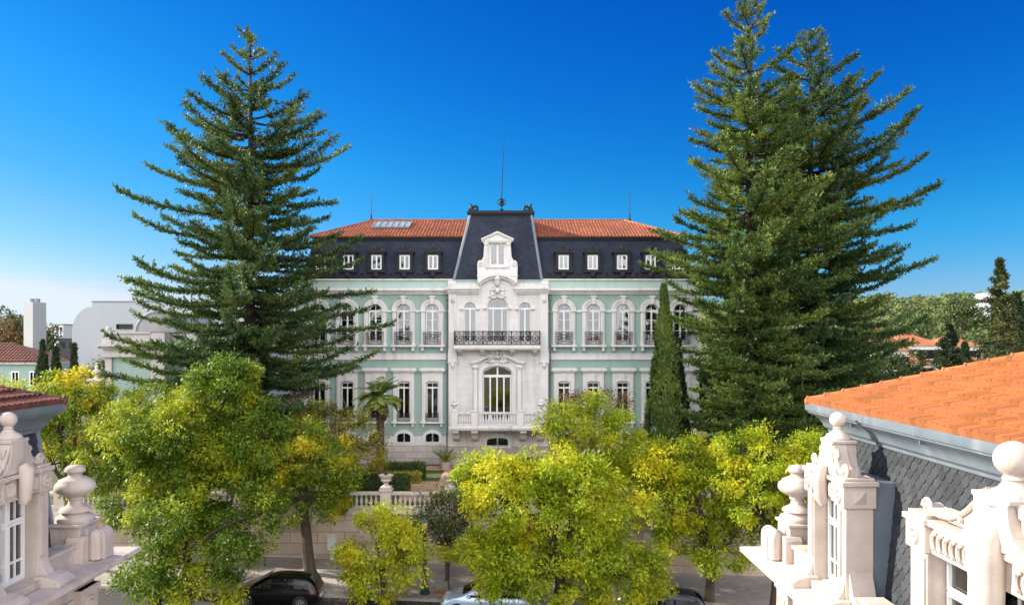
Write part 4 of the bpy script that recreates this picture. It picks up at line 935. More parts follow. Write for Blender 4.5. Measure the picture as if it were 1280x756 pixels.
        for q in (-1, 1):
            for i in range(nb):
                yy = yc + q * (0.24 + (op - 0.3) * (i + 0.3) / nb) if not big else yc + q * (0.42 + (op - 0.5) * (i + 0.3) / nb)
                b.tube([(n1 + 0.0, yy + 0.055 * math.cos(a), zsh - 0.2 + 0.12 * math.sin(a)) for a in [t * math.pi / 6 - 1.9 for t in range(9)]], 0.03, 6)
            yy = yc + q * (hw - ph * 0.5); rr = 0.1
            b.tube([(n1 + 0.065, yy + rr * math.cos(a), zsh - 0.2 + rr * 1.2 * math.sin(a)) for a in [t * math.pi / 7 for t in range(14)]], 0.035, 6, True); b.ball((n1 + 0.06, yy, zsh - 0.2), 0.055, 8, 6)
            # scrolls climbing to the pedestal
            k_ = 1.0 if not big else 1.25; y1, y0_ = hw * 0.86, 0.27 * k_                        # S-shaped volute plate beside the pedestal
            cur = [(y1, zsh + 0.15), (y1, zsh + 0.3)] + [(y1 + (y0_ - y1) * t, zsh + 0.3 + (0.42 * k_) * (t ** 2.6) - 0.1 * math.sin(math.pi * t)) for t in (0.15, 0.3, 0.45, 0.6, 0.75, 0.88, 1.0)] + [(y0_, zsh + 0.15)]
            b.extr([(yc + q * a_, c_) for a_, c_ in cur], [], n1 - 0.3, n1 - 0.08, 'yz')
            for (yy_, zz_, rr_) in ((y1 - 0.06, zsh + 0.24, 0.14), (y0_ + 0.1, zsh + 0.5 * k_, 0.1)):
                b.tube([(n1 - 0.08, yc + q * yy_ + (rr_ * (1 - 0.05 * i)) * math.cos(i * 0.6), zz_ + (rr_ * (1 - 0.05 * i)) * math.sin(i * 0.6)) for i in range(17)], 0.035, 6)
            b.tube([(n1 - 0.06, yc + q * a_, c_ - 0.05) for a_, c_ in cur[2:-1]], 0.04, 6)
            for i in range(4): b.ball((n1 - 0.06, yc + q * (y1 + (y0_ - y1) * (0.3 + 0.17 * i)), zsh + 0.2 + 0.03 * i), 0.05, 8, 6)
        cs_ = 1.0 if not big else 1.6                                                          # barrel console over the window head
        b.tube([(n1 + 0.04, yc, zsh - 0.52 * cs_), (n1 + 0.09, yc, zsh - 0.42 * cs_), (n1 + 0.12, yc, zsh - 0.1), (n1 + 0.12, yc, zsh + 0.14 * cs_), (n1 + 0.04, yc, zsh + 0.24 * cs_)], [0.09 * cs_, 0.12 * cs_, 0.145 * cs_, 0.15 * cs_, 0.1 * cs_], 12)
        b.build('carving', St, sr, angle=50)
        ps = 1.0 if not big else 1.35; pz = zsh + 0.1; pn = n1 - 0.25
        b = MB(tf)
        prf = [(0.52, 0), (0.46, 0.1), (0.34, 0.22), (0.28, 0.4), (0.27, 0.6), (0.31, 0.62), (0.31, 0.68), (0, 0.68)]
        outl = [(yc + a * ps, pz + z) for a, z in prf[:-1]] + [(yc - a * ps, pz + z) for a, z in reversed(prf[:-1])]
        b.extr(outl, [], pn - 0.26 * ps, pn + 0.24 * ps, 'yz'); b.build('pedestal', St, sr, bevel=0.012)
        fz = pz + 0.68
        fs = 1.0 if not big else 1.5; fz -= 0 if not big else 0.12
        b = MB(tf); b.lathe([(0.25 * fs, 0), (0.26 * fs, 0.03 * fs), (0.22 * fs, 0.09 * fs), (0.13 * fs, 0.14 * fs), (0.085 * fs, 0.2 * fs), (0.1 * fs, 0.22 * fs), (0.08 * fs, 0.25 * fs)] + [(0.165 * fs * math.sin(a), (0.39 - 0.155 * math.cos(a)) * fs) for a in [math.pi * (0.17 + 0.83 * i / 9) for i in range(10)]], pn, yc, fz, 24)
        b.build('finial', St, sr, angle=50)
        b = MB(tf)                                                                              # cheeks and little roof behind
        b.extr([(-0.02, ZL + 0.1), (0.24, ZL + 0.1), (0.24, zsh), (-0.24, zsh)], [], yc - hw + 0.06, yc + hw - 0.06, 'xz')if False else None
        for q in (-1, 1):
            ya, yb = sorted((yc + q * (hw - 0.14), yc + q * (hw - 0.03)))
            b.extr([(-0.05, ZL + 0.1), (0.24, ZL + 0.1), (0.24, zsh - 0.02), (-0.3, zsh - 0.02)], [], ya, yb, 'xz')
        b.box(-0.35, 0.2, yc - hw + 0.02, yc + hw - 0.02, zsh - 0.02, zsh + 0.06)
        b.build('cheek', M['zinc'], sr, smooth=False)
        # casement window
        nf = n1 - 0.3; b = MB(tf); hl = []
        m = 2 if not big else 3
        wl = 2 * op / m
        for i in range(m):
            y0 = yc - op + i * wl
            for c in range(2):
                for (za, zb) in ((zsill + 0.12, zsill + 0.42), (zsill + 0.46, zh - 0.62), (zh - 0.5, zh - 0.1)):
                    g0 = y0 + 0.09 + c * (wl - 0.18 + 0.03) / 2; g1 = g0 + (wl - 0.18 - 0.03) / 2
                    hl.append([(g0, za), (g1, za), (g1, zb), (g0, zb)])
        b.extr([(yc - op, zsill), (yc + op, zsill), (yc + op, zh), (yc - op, zh)], hl, nf - 0.06, nf, 'yz')
        for i in range(m):
            y0 = yc - op + i * wl
            for (za, zb) in ((zsill + 0.06, zh - 0.56), (zh - 0.53, zh - 0.05)):
                b.extr([(y0 + 0.04, za), (y0 + wl - 0.04, za), (y0 + wl - 0.04, zb), (y0 + 0.04, zb)], [[(y0 + 0.085, za + 0.055), (y0 + wl - 0.085, za + 0.055), (y0 + wl - 0.085, zb - 0.05), (y0 + 0.085, zb - 0.05)]], nf - 0.001, nf + 0.03, 'yz')
        fr = b.build('frame', M['white'], sr, smooth=False)
        b = MB(tf); b.box(nf - 0.04, nf - 0.03, yc - op + 0.05, yc + op - 0.05, zsill + 0.08, zh - 0.06); b.build('pane', M['glass'], sr, smooth=False)
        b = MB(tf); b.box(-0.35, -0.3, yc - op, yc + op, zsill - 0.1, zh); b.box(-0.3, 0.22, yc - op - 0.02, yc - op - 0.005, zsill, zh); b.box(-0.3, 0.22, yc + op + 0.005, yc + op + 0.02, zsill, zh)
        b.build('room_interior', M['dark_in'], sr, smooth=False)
        b = MB(tf); curtain_wave_n(b, yc - op + 0.03, yc - op * 0.35, zsill, zh, nf - 0.2); curtain_wave_n(b, yc + op - 0.03, yc + op * 0.35, zsill, zh, nf - 0.2); b.build('curtain', M['curtain_dim'], sr, recalc=False)
    def curtain_wave_n(b, y0, y1, z0, z1, n, m=12):
        vs = []
        for i in range(m + 1):
            t = i / m; vs += [(n + 0.03 * math.sin(t * 19), y0 + (y1 - y0) * t, z0), (n + 0.03 * math.sin(t * 19), y0 + (y1 - y0) * t, z1)]
        b.add(vs, [(2 * i, 2 * i + 2, 2 * i + 3, 2 * i + 1) for i in range(m)])
    dormer(16.2, 0.98, 0.75, False); dormer(10.35, 2.2, 0.85, True); dormer(4.6, 0.98, 0.75, False)
    # low blocking course between the dormers and console on the shelf
    for ya, yb in ((12.95, 14.85), (6.0, 7.75)):
        b = MB(tf); b.box(0.25, 0.62, ya, yb, zp - 0.02, zp + 0.3); b.box(0.2, 0.68, ya, yb, zp + 0.3, zp + 0.38); b.build('blocking_course', St, root, smooth=False, bevel=0.012)
    for yy in (17.0, 15.4, 12.0, 8.7): 
        b = MB(tf); b.extr([(0.7, zp - 0.03), (1.25, zp - 0.03), (1.25, zp + 0.06), (1.1, zp + 0.15), (0.9, zp + 0.2), (0.7, zp + 0.2)], [], yy - 0.3, yy + 0.3, 'xz'); b.build('shelf_console', St, root, smooth=False, bevel=0.012)
    b = MB(tf); b.box(-9.9, -0.42, 3.2, YE - 0.45, ZL - 0.3, ZL - 0.1); b.build('attic_floor', M['dark_in'], root, smooth=False)
    return root
house('mansard_house', 7.1, -1, 'sunlit stone house with scalloped slate mansard and orange tiled roof at the right edge', M['tile'])
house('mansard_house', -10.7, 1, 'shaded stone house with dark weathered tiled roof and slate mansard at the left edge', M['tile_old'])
# ------------------------------------------------------------------ garden wall with balustrade
WY = 44.2; ws = WY / 1000
def wx(px): return (px - 640) * ws
def wz(py): return H - (py - 425) * ws
gw = empty('garden_wall', (-4, WY + 0.2, street_z(-4)), 'pinkish stone block retaining wall topped by a white balustrade along the pavement', 'wall')
b = MB(); b.box(-45, 45, WY, WY + 0.55, -2.6, wz(642)); b.build('wall', M['wall_block'], gw, smooth=False)
b = MB(); b.box(-45, 45, WY - 0.10, WY + 0.6, wz(642), wz(639.5)); b.box(-45, 45, WY - 0.04, WY + 0.5, wz(639.5), wz(633.5)); b.box(-45, 45, WY - 0.08, WY + 0.5, wz(635), wz(633.3)); b.build('coping', M['garden_stone'], gw, smooth=False)
b = MB(); b.box(-45, 45, WY + 0.02, WY + 0.32, wz(618), wz(615)); b.box(-45, 45, WY + 0.04, WY + 0.3, wz(619), wz(618)); b.build('handrail', M['garden_stone'], gw, smooth=False, bevel=0.01)
PIERS = [-39.5, -32.5, -25.0, -18.6, wx(396), wx(482), wx(563), 4.0, 11.0, 18.0, 25.0, 32.0, 39.0]
for x in PIERS:
    b = MB(); b.box(x - 0.3, x + 0.3, WY - 0.07, WY + 0.45, wz(633.5), wz(614)); b.box(x - 0.36, x + 0.36, WY - 0.12, WY + 0.5, wz(614), wz(611.5)); b.box(x - 0.34, x + 0.34, WY - 0.1, WY + 0.5, wz(636), wz(633)); b.box(x - 0.22, x + 0.22, WY - 0.11, WY - 0.03, wz(642) - 0.55, wz(642))
    b.build('pier', M['garden_stone'], gw, smooth=False, bevel=0.012)
hb = wz(619) - wz(633.4); first = None; extra = []
pos = []
x = -44.8
while x < 44.8:
    if min(abs(x - p) for p in PIERS) > 0.38: pos.append(x)
    x += 0.27
pos.sort(key=lambda v: abs(v + 5.5))
for i, x in enumerate(pos):
    if i == 0:
        b = MB(); b.lathe([(r * 1.1, z * hb / 0.64) for r, z in BAL], x, WY + 0.17, wz(633.4), 8); first = b.build('baluster', M['garden_stone'], gw); fx = x
    elif i < 100: copy_tree(first, gw, first.location + Vector((x - fx, 0, 0)))
    else: extra.append(x)
b = MB()
for x in extra: b.lathe([(r * 1.1, z * hb / 0.64) for r, z in BAL[::2]], x, WY + 0.17, wz(633.4), 6)
tag(b.build('baluster', M['garden_stone'], gw), kind='stuff')
def urn(px, lab, plant):
    x = wx(px); z = wz(611.5)
    u = empty('stone_urn', (x, WY + 0.19, z), lab, 'urn')
    b = MB(); b.sqlathe([(0.3, 0), (0.3, 0.12), (0.22, 0.16)], x, WY + 0.19, z)
    b.lathe([(0.2, 0.16), (0.13, 0.24), (0.12, 0.32), (0.2, 0.4), (0.3, 0.48), (0.27, 0.56), (0.33, 0.64), (0.4, 0.72), (0.42, 0.78), (0.36, 0.8), (0.33, 0.74), (0.02, 0.7)], x, WY + 0.19, z, 18); b.build('bowl', M['garden_stone'], u)
    if plant:
        b = MB(); b.tube([(x, WY + 0.19, z + 0.7), (x + 0.05, WY + 0.2, z + 1.3), (x + 0.02, WY + 0.18, z + 2.1)], [0.03, 0.02, 0.012], 5)
        for a in range(7): b.tube([(x, WY + 0.19, z + 0.72), (x + 0.18 * math.cos(a * 0.9), WY + 0.19 + 0.18 * math.sin(a * 0.9), z + 0.95), (x + 0.34 * math.cos(a * 0.9), WY + 0.19 + 0.34 * math.sin(a * 0.9), z + 0.9)], [0.02, 0.02, 0.004], 4)
        b.build('plant', M['leaf_olive'], u)
urn(482, 'stone urn with a tall thin stem growing in it on the balustrade pier', True); urn(563, 'stone bowl urn without a stem on the pier beside the dark green tree', False)
b = MB(); x, z = wx(416), street_z(wx(416)) + 0.12
b.box(x - 0.24, x + 0.24, WY - 0.3, WY - 0.01, z + 0.55, z + 1.35); b.box(x - 0.27, x + 0.27, WY - 0.34, WY - 0.005, z + 1.35, z + 1.4); b.box(x - 0.2, x + 0.2, WY - 0.32, WY - 0.3, z + 0.62, z + 1.28); b.box(x - 0.1, x + 0.1, WY - 0.2, WY - 0.01, z - 0.02, z + 0.55)
tag(b.build('utility_box', mat('grey_box', (0.6, 0.6, 0.58), 0.5), smooth=False, bevel=0.01, loc=(x, WY - 0.15, z)), 'small pale grey utility box on the stone wall beside the yellow street tree', 'utility box')

# ------------------------------------------------------------------ foliage generators
def rhombs(P, Dr, Nn, L, Wd, fold=0.15):
    """leaf shapes: P base points, Dr unit long axis, Nn approx normal -> verts, quads"""
    S = np.cross(Dr, Nn); S /= (np.linalg.norm(S, axis=1, keepdims=True) + 1e-9)
    Nn = np.cross(S, Dr)
    L = L[:, None]; Wd = Wd[:, None]
    a = P; c = P + Dr * L; m = P + Dr * L * 0.45
    b1 = m + S * Wd * 0.5 + Nn * Wd * fold; b2 = m - S * Wd * 0.5 + Nn * Wd * fold
    V = np.stack([a, b1, c, b2], 1).reshape(-1, 3)
    F = np.arange(len(V)).reshape(-1, 4)
    return V, F
def unit(v): return v / (np.linalg.norm(v, axis=1, keepdims=True) + 1e-9)
def crown_leaves(lobes, rs, spacing=0.95, per=75, leaf=0.21, clump=0.62, inner=0.25):
    if leaf < 0.24: leaf *= 0.78; per = int(per * 2.1); clump *= 0.98; spacing *= 1.06
    """lobes: (x,y,z,rx,ry,rz). Leaves gathered in clumps over the lobes; gaps between the clumps."""
    Lb = np.array(lobes, float); cs = []
    for (x, y, z, rx, ry, rz) in Lb:
        area = 4 * math.pi * ((rx * ry) ** 1.6 / 3 + (rx * rz) ** 1.6 / 3 + (ry * rz) ** 1.6 / 3) ** (1 / 1.6)
        n = int(area / spacing ** 2)
        d = unit(rs.normal(size=(n, 3)))
        d = d[d[:, 2] > -0.75]
        r = rs.uniform(0.72, 1.06, (len(d), 1))
        k = int(len(d) * inner); r[:k] = rs.uniform(0.3, 0.75, (k, 1))
        c = np.array([x, y, z]) + d * r * np.array([rx, ry, rz])
        ok = np.ones(len(c), bool)
        for (x2, y2, z2, a2, b2, c2) in Lb:
            if (x2, y2, z2) == (x, y, z): continue
            q = ((c - [x2, y2, z2]) / [a2, b2, c2]); ok &= (q ** 2).sum(1) > 0.42
        cs.append(np.c_[c, d][ok])
    C = np.concatenate(cs); n = len(C)
    if n == 0: return None
    m = rs.poisson(per, n); idx = np.repeat(np.arange(n), m); N = len(idx)
    sz = rs.uniform(0.6, 1.35, n)[idx][:, None] * clump
    off = unit(rs.normal(size=(N, 3))) * (rs.uniform(0, 1, (N, 1)) ** 0.45) * sz
    off[:, 2] *= 0.72
    P = C[idx, :3] + off
    out = unit(off + C[idx, 3:] * sz * 0.7)
    Dr = unit(out * 0.6 + rs.normal(size=(N, 3)) * 0.6 + np.array([0, 0, -0.45]))
    Nn = unit(out * 0.5 + rs.normal(size=(N, 3)) * 0.55 + np.array([0, 0, 0.6]))
    L = rs.uniform(0.6, 1.55, N) * leaf
    V, F = rhombs(P, Dr, Nn, L, L * rs.uniform(0.34, 0.52, N))
    return V, F, C[:, :3]
def limb(b, p, q, r0, r1, rnd, sag=0.12, n=5, seg=6):
    p, q = Vector(p), Vector(q); l = (q - p).length; pts = []
    o = Vector((rnd.uniform(-1, 1), rnd.uniform(-1, 1), rnd.uniform(0.1, 0.8))) * l * sag
    for i in range(n + 1):
        t = i / n; pts.append(p + (q - p) * t + o * math.sin(math.pi * t))
    b.tube(pts, [r0 + (r1 - r0) * (i / n) for i in range(n + 1)], seg)
    return pts
def tree(name, px_base, d, lobes, mt, label, seed, zg=None, bark='bark', tr=0.2, lean=0.0, leaf=0.21, per=75, spacing=0.95, clump=0.62, cat='tree', twigs=40, fork=0.45, inner=0.25, group=None, bare=0):
    """lobes: (px, py, rpx, rpy[, depth offset, depth radius factor]) as seen in the photo, at depth d"""
    s = d / 1000; rnd = random.Random(seed); rs = np.random.RandomState(seed)
    L3 = []
    for l in lobes:
        dd = d + (l[4] if len(l) > 4 else rnd.uniform(-0.8, 0.8)); s2 = dd / 1000; k = l[5] if len(l) > 5 else 0.95
        L3.append(((l[0] - 640) * s2, dd, H - (l[1] - 425) * s2, l[2] * s2, min(l[2], l[3] * 1.3) * s2 * k, l[3] * s2))
    X = (px_base - 640) * s; g = street_z(X) + 0.1 if zg is None else zg
    root = empty(name, (X, d, g), label, cat, group)
    V, F, C = crown_leaves(L3, rs, spacing, per, leaf, clump, inner)
    mesh_np('crown', V, F, M[mt], root)
    zt = min(l[2] - 0.2 * l[5] for l in L3); zc = sum(l[2] for l in L3) / len(L3)
    zf = g + (zc - g) * fork + 0.6
    top = Vector((X + lean, d + rnd.uniform(-0.3, 0.3), zf)); b = MB()
    n = 8; pts = []; rr = []
    for i in range(n + 1):
        t = i / n; pts.append(Vector((X + lean * t ** 1.3 + 0.06 * math.sin(t * 5 + seed), d + (top.y - d) * t, g - 0.2 + (zf - g + 0.2) * t))); rr.append(tr * (1.35 if i == 0 else 1.0 - 0.3 * t))
    b.tube(pts, rr, 10)
    ends = []
    for l in L3:
        c = Vector(l[:3]); mid = limb(b, pts[-1 - rnd.choice((0, 1))], c, tr * 0.55, tr * 0.18, rnd, 0.1, 5); ends.append((c, l, mid))
    for k in range(twigs):
        c = C[rnd.randrange(len(C))]; c = Vector(c)
        e = min(ends, key=lambda t: (t[0] - c).length)
        limb(b, e[2][rnd.choice((2, 3, 4, 5))], c, tr * 0.16, 0.012, rnd, 0.08, 4, 5)
    b.build('trunk', M[bark], root)
    if bare:                                     # grey leafless twigs standing out of the crown
        b = MB()
        for k in range(bare):
            l = L3[rnd.randrange(len(L3))]; a = rnd.uniform(0, 6.28); p = Vector((l[0] + 0.5 * l[3] * math.cos(a), l[1] + 0.5 * l[4] * math.sin(a), l[2] + 0.3 * l[5])); q = p + Vector((rnd.uniform(-1, 1), rnd.uniform(-1, 0.3), rnd.uniform(0.4, 1.1))) * l[5] * 0.7
            m_ = limb(b, p, q, 0.035, 0.008, rnd, 0.08, 4, 5)
            for j in range(4): limb(b, m_[2 + j % 3], m_[2 + j % 3] + Vector((rnd.uniform(-1, 1), rnd.uniform(-1, 1), rnd.uniform(0, 1))) * 0.6, 0.014, 0.005, rnd, 0.05, 3, 4)
        b.build('bare_twigs', M['bark_pale'], root)
    return root

def strands(segs, rs, r=0.075, step=0.085, needle=0.15, up=0.5):
    """foliage cords: around each segment (p,q) a brush of short needles"""
    P0 = np.array([s[0] for s in segs]); P1 = np.array([s[1] for s in segs])
    l = np.linalg.norm(P1 - P0, axis=1); n = np.maximum(2, (l / step).astype(int))
    idx = np.repeat(np.arange(len(segs)), n); N = len(idx)
    t = rs.uniform(0, 1, (N, 1)); ax = unit(P1 - P0)[idx]
    P = P0[idx] + (P1 - P0)[idx] * t
    rd = rs.normal(size=(N, 3)); rd[:, 2] += up; rd = unit(rd - ax * (rd * ax).sum(1, keepdims=True))
    Dr = unit(ax * rs.uniform(0.5, 1.2, (N, 1)) + rd * 1.0)
    L = rs.uniform(0.7, 1.4, N) * needle * 1.5
    Nn = unit(np.cross(Dr, ax) + rs.normal(size=(N, 3)) * 0.4)
    return rhombs(P, Dr, Nn, L, L * 0.33)
def araucaria(name, px, d, top_py, zg, prof, mt, label, seed, first=0.04, dz=1.0, step=0.1, tr=0.42, needle=0.15, twk=1.0):
    """prof(t) -> branch length at relative height t (0 base, 1 top)"""
    s = d / 1000; X = (px - 640) * s; zt = H - (top_py - 425) * s; rs = np.random.RandomState(seed); rnd = random.Random(seed)
    root = empty(name, (X, d, zg), label, 'tree')
    hgt = zt - zg; b = MB(); segs = []
    b.tube([(X + 0.12 * math.sin(i * 0.9 + seed) * (i / 14) * (1 - i / 14), d, zg - 0.2 + (hgt + 0.2) * i / 14) for i in range(15)], [tr * (1 - i / 14) ** 0.8 + 0.025 for i in range(15)], 10)
    z = zg + hgt * first; w = 0
    while z < zt - 0.35:
        t = (z - zg) / hgt; Lm = prof(t); nb = rnd.choice((6, 7, 7, 8)) if t < 0.8 else 5
        a0 = rnd.uniform(0, 6.28); mini = 4 if 0.06 < t < 0.4 else (3 if t < 0.85 else 0)
        for k in range(nb + mini):
            a = a0 + 2 * math.pi * k / nb + rnd.uniform(-0.3, 0.3) if k < nb else rnd.uniform(0, 6.28); L = Lm * (1 if k < nb else rnd.uniform(0.4, 0.65)) * rnd.choice((0.45, 0.6, 0.75, 0.9, 1.0, 1.1)) * rnd.uniform(0.9, 1.08)
            if L < 0.12: continue
            ca, sa = math.cos(a), math.sin(a); rise = float(np.interp(t, [0, 0.2, 0.35, 0.5, 0.65, 0.8, 0.9, 1], [-0.32, -0.22, -0.15, -0.1, -0.02, 0.12, 0.34, 0.9])) ; n = max(4, int(L / 0.55))
            zb = z + rnd.uniform(-0.16, 0.16) * dz + (0.42 * dz if k >= nb else 0); cur = rnd.uniform(-0.12, 0.12); droop = rnd.uniform(0.0, 0.06); tipup = rnd.uniform(0.05, 0.15)
            pts = []
            for i in range(n + 1):
                q = i / n; rr = L * q; aa = cur * q
                hz = L * (rise * q - droop * math.sin(math.pi * q * 0.9) * 1.6 + tipup * q ** 2.6 * 1.7)
                pts.append(Vector((X + rr * math.cos(a + aa), d + rr * math.sin(a + aa), zb + hz)))
            br = min(0.10, 0.03 + L * 0.012); b.tube(pts, [br * (1 - i / n) + 0.012 for i in range(n + 1)], 5)
            # branchlets on both sides, forming a flattened, upcurved plume
            cnt = int(L / 0.155 * twk); q0 = float(np.interp(t, [0, 0.5, 0.75], [0.08, 0.12, 0.22]))
            for j in range(cnt):
                q = q0 + (1 - q0) * (j + rnd.random()) / cnt if L > 1.2 else (j + rnd.random()) / max(1, cnt)
                f_ = q * n; i = min(n - 1, int(f_)); p = pts[i].lerp(pts[i + 1], f_ - i); ax = (pts[i + 1] - pts[i]).normalized()
                side = Vector((-ax.y, ax.x, 0)).normalized() * (1 if j % 2 else -1)
                bl = min(1.2, (0.235 * L + 0.29)) * (1 - 0.72 * max(0, q - 0.25)) * rnd.uniform(0.55, 1.1) * (0.6 + 0.4 * min(1, (q - 0.1) / 0.25))
                e = p + (ax * rnd.uniform(0.6, 0.95) + side * rnd.uniform(0.5, 0.95) + Vector((0, 0, rnd.uniform(-0.35, 0.35)))).normalized() * bl
                m_ = p.lerp(e, 0.55) + Vector((0, 0, -0.05 * bl)); e = e + Vector((0, 0, 0.16 * bl))
                segs.append((p, m_)); segs.append((m_, e))
            for i in range(max(1, int(n * 0.3)), n): segs.append((pts[i], pts[i + 1]))
            if L > 0.3: segs.append((pts[-2], pts[-1] + (pts[-1] - pts[-2]) * 0.15))
        z += dz * float(np.interp(t, [0, 0.3, 0.5, 0.8, 1], [0.6, 0.64, 0.76, 0.92, 1.02])) * rnd.uniform(0.85, 1.15); w += 1
    for i in range(3): segs.append((Vector((X, d, zt - 0.5)), Vector((X + 0.1 * rnd.uniform(-1, 1), d, zt + 0.1))))
    b.build('trunk', M['bark_dark'], root)
    V, F = strands([(tuple(a), tuple(c)) for a, c in segs], rs, step=step / 3.2, needle=needle)
    mesh_np('crown', V, F, M[mt], root)
    return root
def column_tree(name, px, d, top_py, zg, width, mt, label, seed, n=26000, leaf=0.2, cat='tree', group=None, pointy=0.7, bumps=60):
    s = d / 1000; X = (px - 640) * s; zt = H - (top_py - 425) * s; rs = np.random.RandomState(seed)
    root = empty(name, (X, d, zg), label, cat, group); hgt = zt - zg
    cz = rs.uniform(0.02, 1, bumps * 3) ** 0.9; ca = rs.uniform(0, 6.283, bumps * 3)
    k = rs.randint(0, len(cz), n)
    t = np.clip(cz[k] + rs.normal(0, 0.022, n), 0.005, 0.995); a = ca[k] + rs.normal(0, 0.23, n)
    prof = np.minimum(1, (1 - t) / pointy) ** 0.8 * np.minimum(1, 0.55 + t * 3)
    r = width / 2 * prof * (rs.uniform(0.72, 1.0, n)) * (0.68 + 0.55 * rs.uniform(0, 1, len(cz))[k])
    P = np.stack([X + r * np.cos(a), d + r * np.sin(a), zg + t * hgt], 1)
    out = np.stack([np.cos(a), np.sin(a), np.zeros(n)], 1)
    Dr = unit(out * 0.35 + np.array([0, 0, 1.0]) + rs.normal(size=(n, 3)) * 0.3); Nn = unit(out + rs.normal(size=(n, 3)) * 0.4)
    L = leaf * rs.uniform(0.7, 1.5, n); V, F = rhombs(P, Dr, Nn, L, L * 0.4)
    mesh_np('crown', V, F, M[mt], root)
    b = MB(); b.tube([(X, d, zg - 0.1), (X, d, zg + hgt * 0.5), (X, d, zg + hgt * 0.96)], [width * 0.09 + 0.04, width * 0.06 + 0.02, 0.02], 8); b.build('trunk', M['bark'], root)
    return root

# ------------------------------------------------------------------ big conifers
def pl(tab):
    return lambda t: float(np.interp(t, [a for a, _ in tab], [c for _, c in tab]))
araucaria('araucaria', 313, 52, 45, GZ, pl([(0, 4), (0.1, 6.5), (0.2, 7.4), (0.34, 7.9), (0.47, 7.8), (0.60, 6.8), (0.72, 5.8), (0.8, 4.3), (0.88, 2.5), (0.94, 1.3), (0.985, 0.8), (1, 0.3)]), 'needle', 'single tall araucaria with tiered dark branches in front of the palace left wing', 11, dz=1.05)
araucaria('araucaria', 937, 49.5, 4, GZ, pl([(0, 4.4), (0.12, 4.8), (0.3, 5.0), (0.4, 5.6), (0.48, 6.7), (0.57, 6.4), (0.65, 4.7), (0.75, 3.7), (0.84, 2.7), (0.92, 1.7), (0.985, 1.3), (1, 0.2)]), 'needle_olive', 'taller araucaria with the bare topped spire, left of the pair at the palace right wing', 23, dz=0.95, twk=1.25, needle=0.14)
araucaria('araucaria', 1013, 54, 42, GZ, pl([(0, 6), (0.12, 7.2), (0.3, 7.2), (0.45, 7.5), (0.55, 7.6), (0.65, 6.7), (0.75, 6.0), (0.85, 3.6), (0.92, 1.9), (0.97, 0.9), (1, 0.3)]), 'needle', 'dense dark araucaria just right of the tallest spire, its long branches reaching over the valley', 37, dz=0.95, twk=1.25)
column_tree('cypress', 830, 47.6, 357, GZ, 1.9, 'cypress', 'slim tall cypress column against the palace right wing', 5, 42000, 0.19, pointy=0.62, bumps=90)
column_tree('cypress', 848, 52.5, 425, GZ, 1.6, 'cypress_dark', 'dark narrow cypress hidden behind the slim tall one', 6, 12000, 0.2)
for i, (px, top, w, lab) in enumerate(((53, 428, 1.7, 'left and tallest of three small dark cypresses by the green low house'), (70, 436, 1.5, 'middle one of three small dark cypresses by the green low house'), (93, 432, 1.0, 'thinnest, right one of three small dark cypresses before the curved white building'))):
    column_tree('cypress', px, 70, top, 3.5, w * 1.25, 'cypress_dark', lab, 60 + i, 6000, 0.28, group='small cypresses at the left', pointy=1.0)

# ------------------------------------------------------------------ broadleaf trees
tree('street_tree', 232, 37.5, [(285, 494, 52, 42), (215, 540, 66, 46), (160, 560, 50, 52), (258, 585, 74, 56), (190, 630, 55, 50), (300, 560, 38, 60), (245, 655, 50, 45), (330, 545, 30, 40), (280, 462, 34, 14)], 'leaf_green', 'largest dense green street tree, left of the leaning trunk', 101, tr=0.26, spacing=0.82, per=95, inner=0.45)
tree('street_tree', 95, 41, [(70, 500, 44, 36), (110, 530, 55, 48), (60, 560, 40, 40), (130, 590, 50, 50), (95, 490, 40, 26)], 'leaf_mixed', 'yellow topped green tree right behind the dark tiled house', 102, tr=0.24, per=80)
tree('street_tree', 198, 34.5, [(232, 700, 74, 42), (185, 720, 42, 38), (290, 672, 48, 38), (326, 640, 32, 40), (215, 650, 60, 35), (250, 745, 60, 25)], 'leaf_green', 'low spreading green tree beside the black hatchback, its boughs touching the road', 103, tr=0.22, leaf=0.2, per=80)
tree('street_tree', 389, 41.4, [(345, 578, 50, 40), (395, 585, 46, 45), (375, 622, 66, 32), (432, 600, 24, 36), (330, 615, 36, 32), (370, 550, 40, 22)], 'leaf_mixed', 'green tree with a bright yellow patch on a dark leaning trunk behind the black car', 104, tr=0.32, lean=-0.55, fork=0.55, per=85)
tree('garden_tree', 428, 47, [(420, 533, 40, 34), (452, 570, 32, 30), (405, 572, 42, 42), (385, 545, 25, 35)], 'leaf_autumn', 'yellowing tree in the garden just behind the balustrade', 105, zg=GZ, tr=0.16, leaf=0.18, per=60, bare=16)
tree('street_tree', 478, 36.6, [(480, 692, 52, 44), (452, 678, 30, 32), (512, 690, 30, 36), (478, 660, 32, 24), (470, 725, 40, 24)], 'leaf_yellow', 'small round bright yellow tree alone in front of the stone wall', 106, tr=0.13, leaf=0.2, per=75, spacing=0.85)
tree('street_tree', 558, 41.2, [(556, 640, 36, 32), (576, 622, 26, 24), (532, 655, 20, 24), (566, 676, 36, 24), (585, 650, 24, 26)], 'leaf_olive', 'dark olive tree in front of the balustrade beside the green lamp post', 107, tr=0.12, leaf=0.17, per=65, bare=10)
tree('sapling', 561, 38.6, [(560, 694, 15, 15), (574, 690, 14, 9)], 'leaf_yellow', 'small yellow sapling on a thin stem near the silver blue car', 108, tr=0.05, leaf=0.17, per=45, spacing=0.6, clump=0.36, twigs=8)
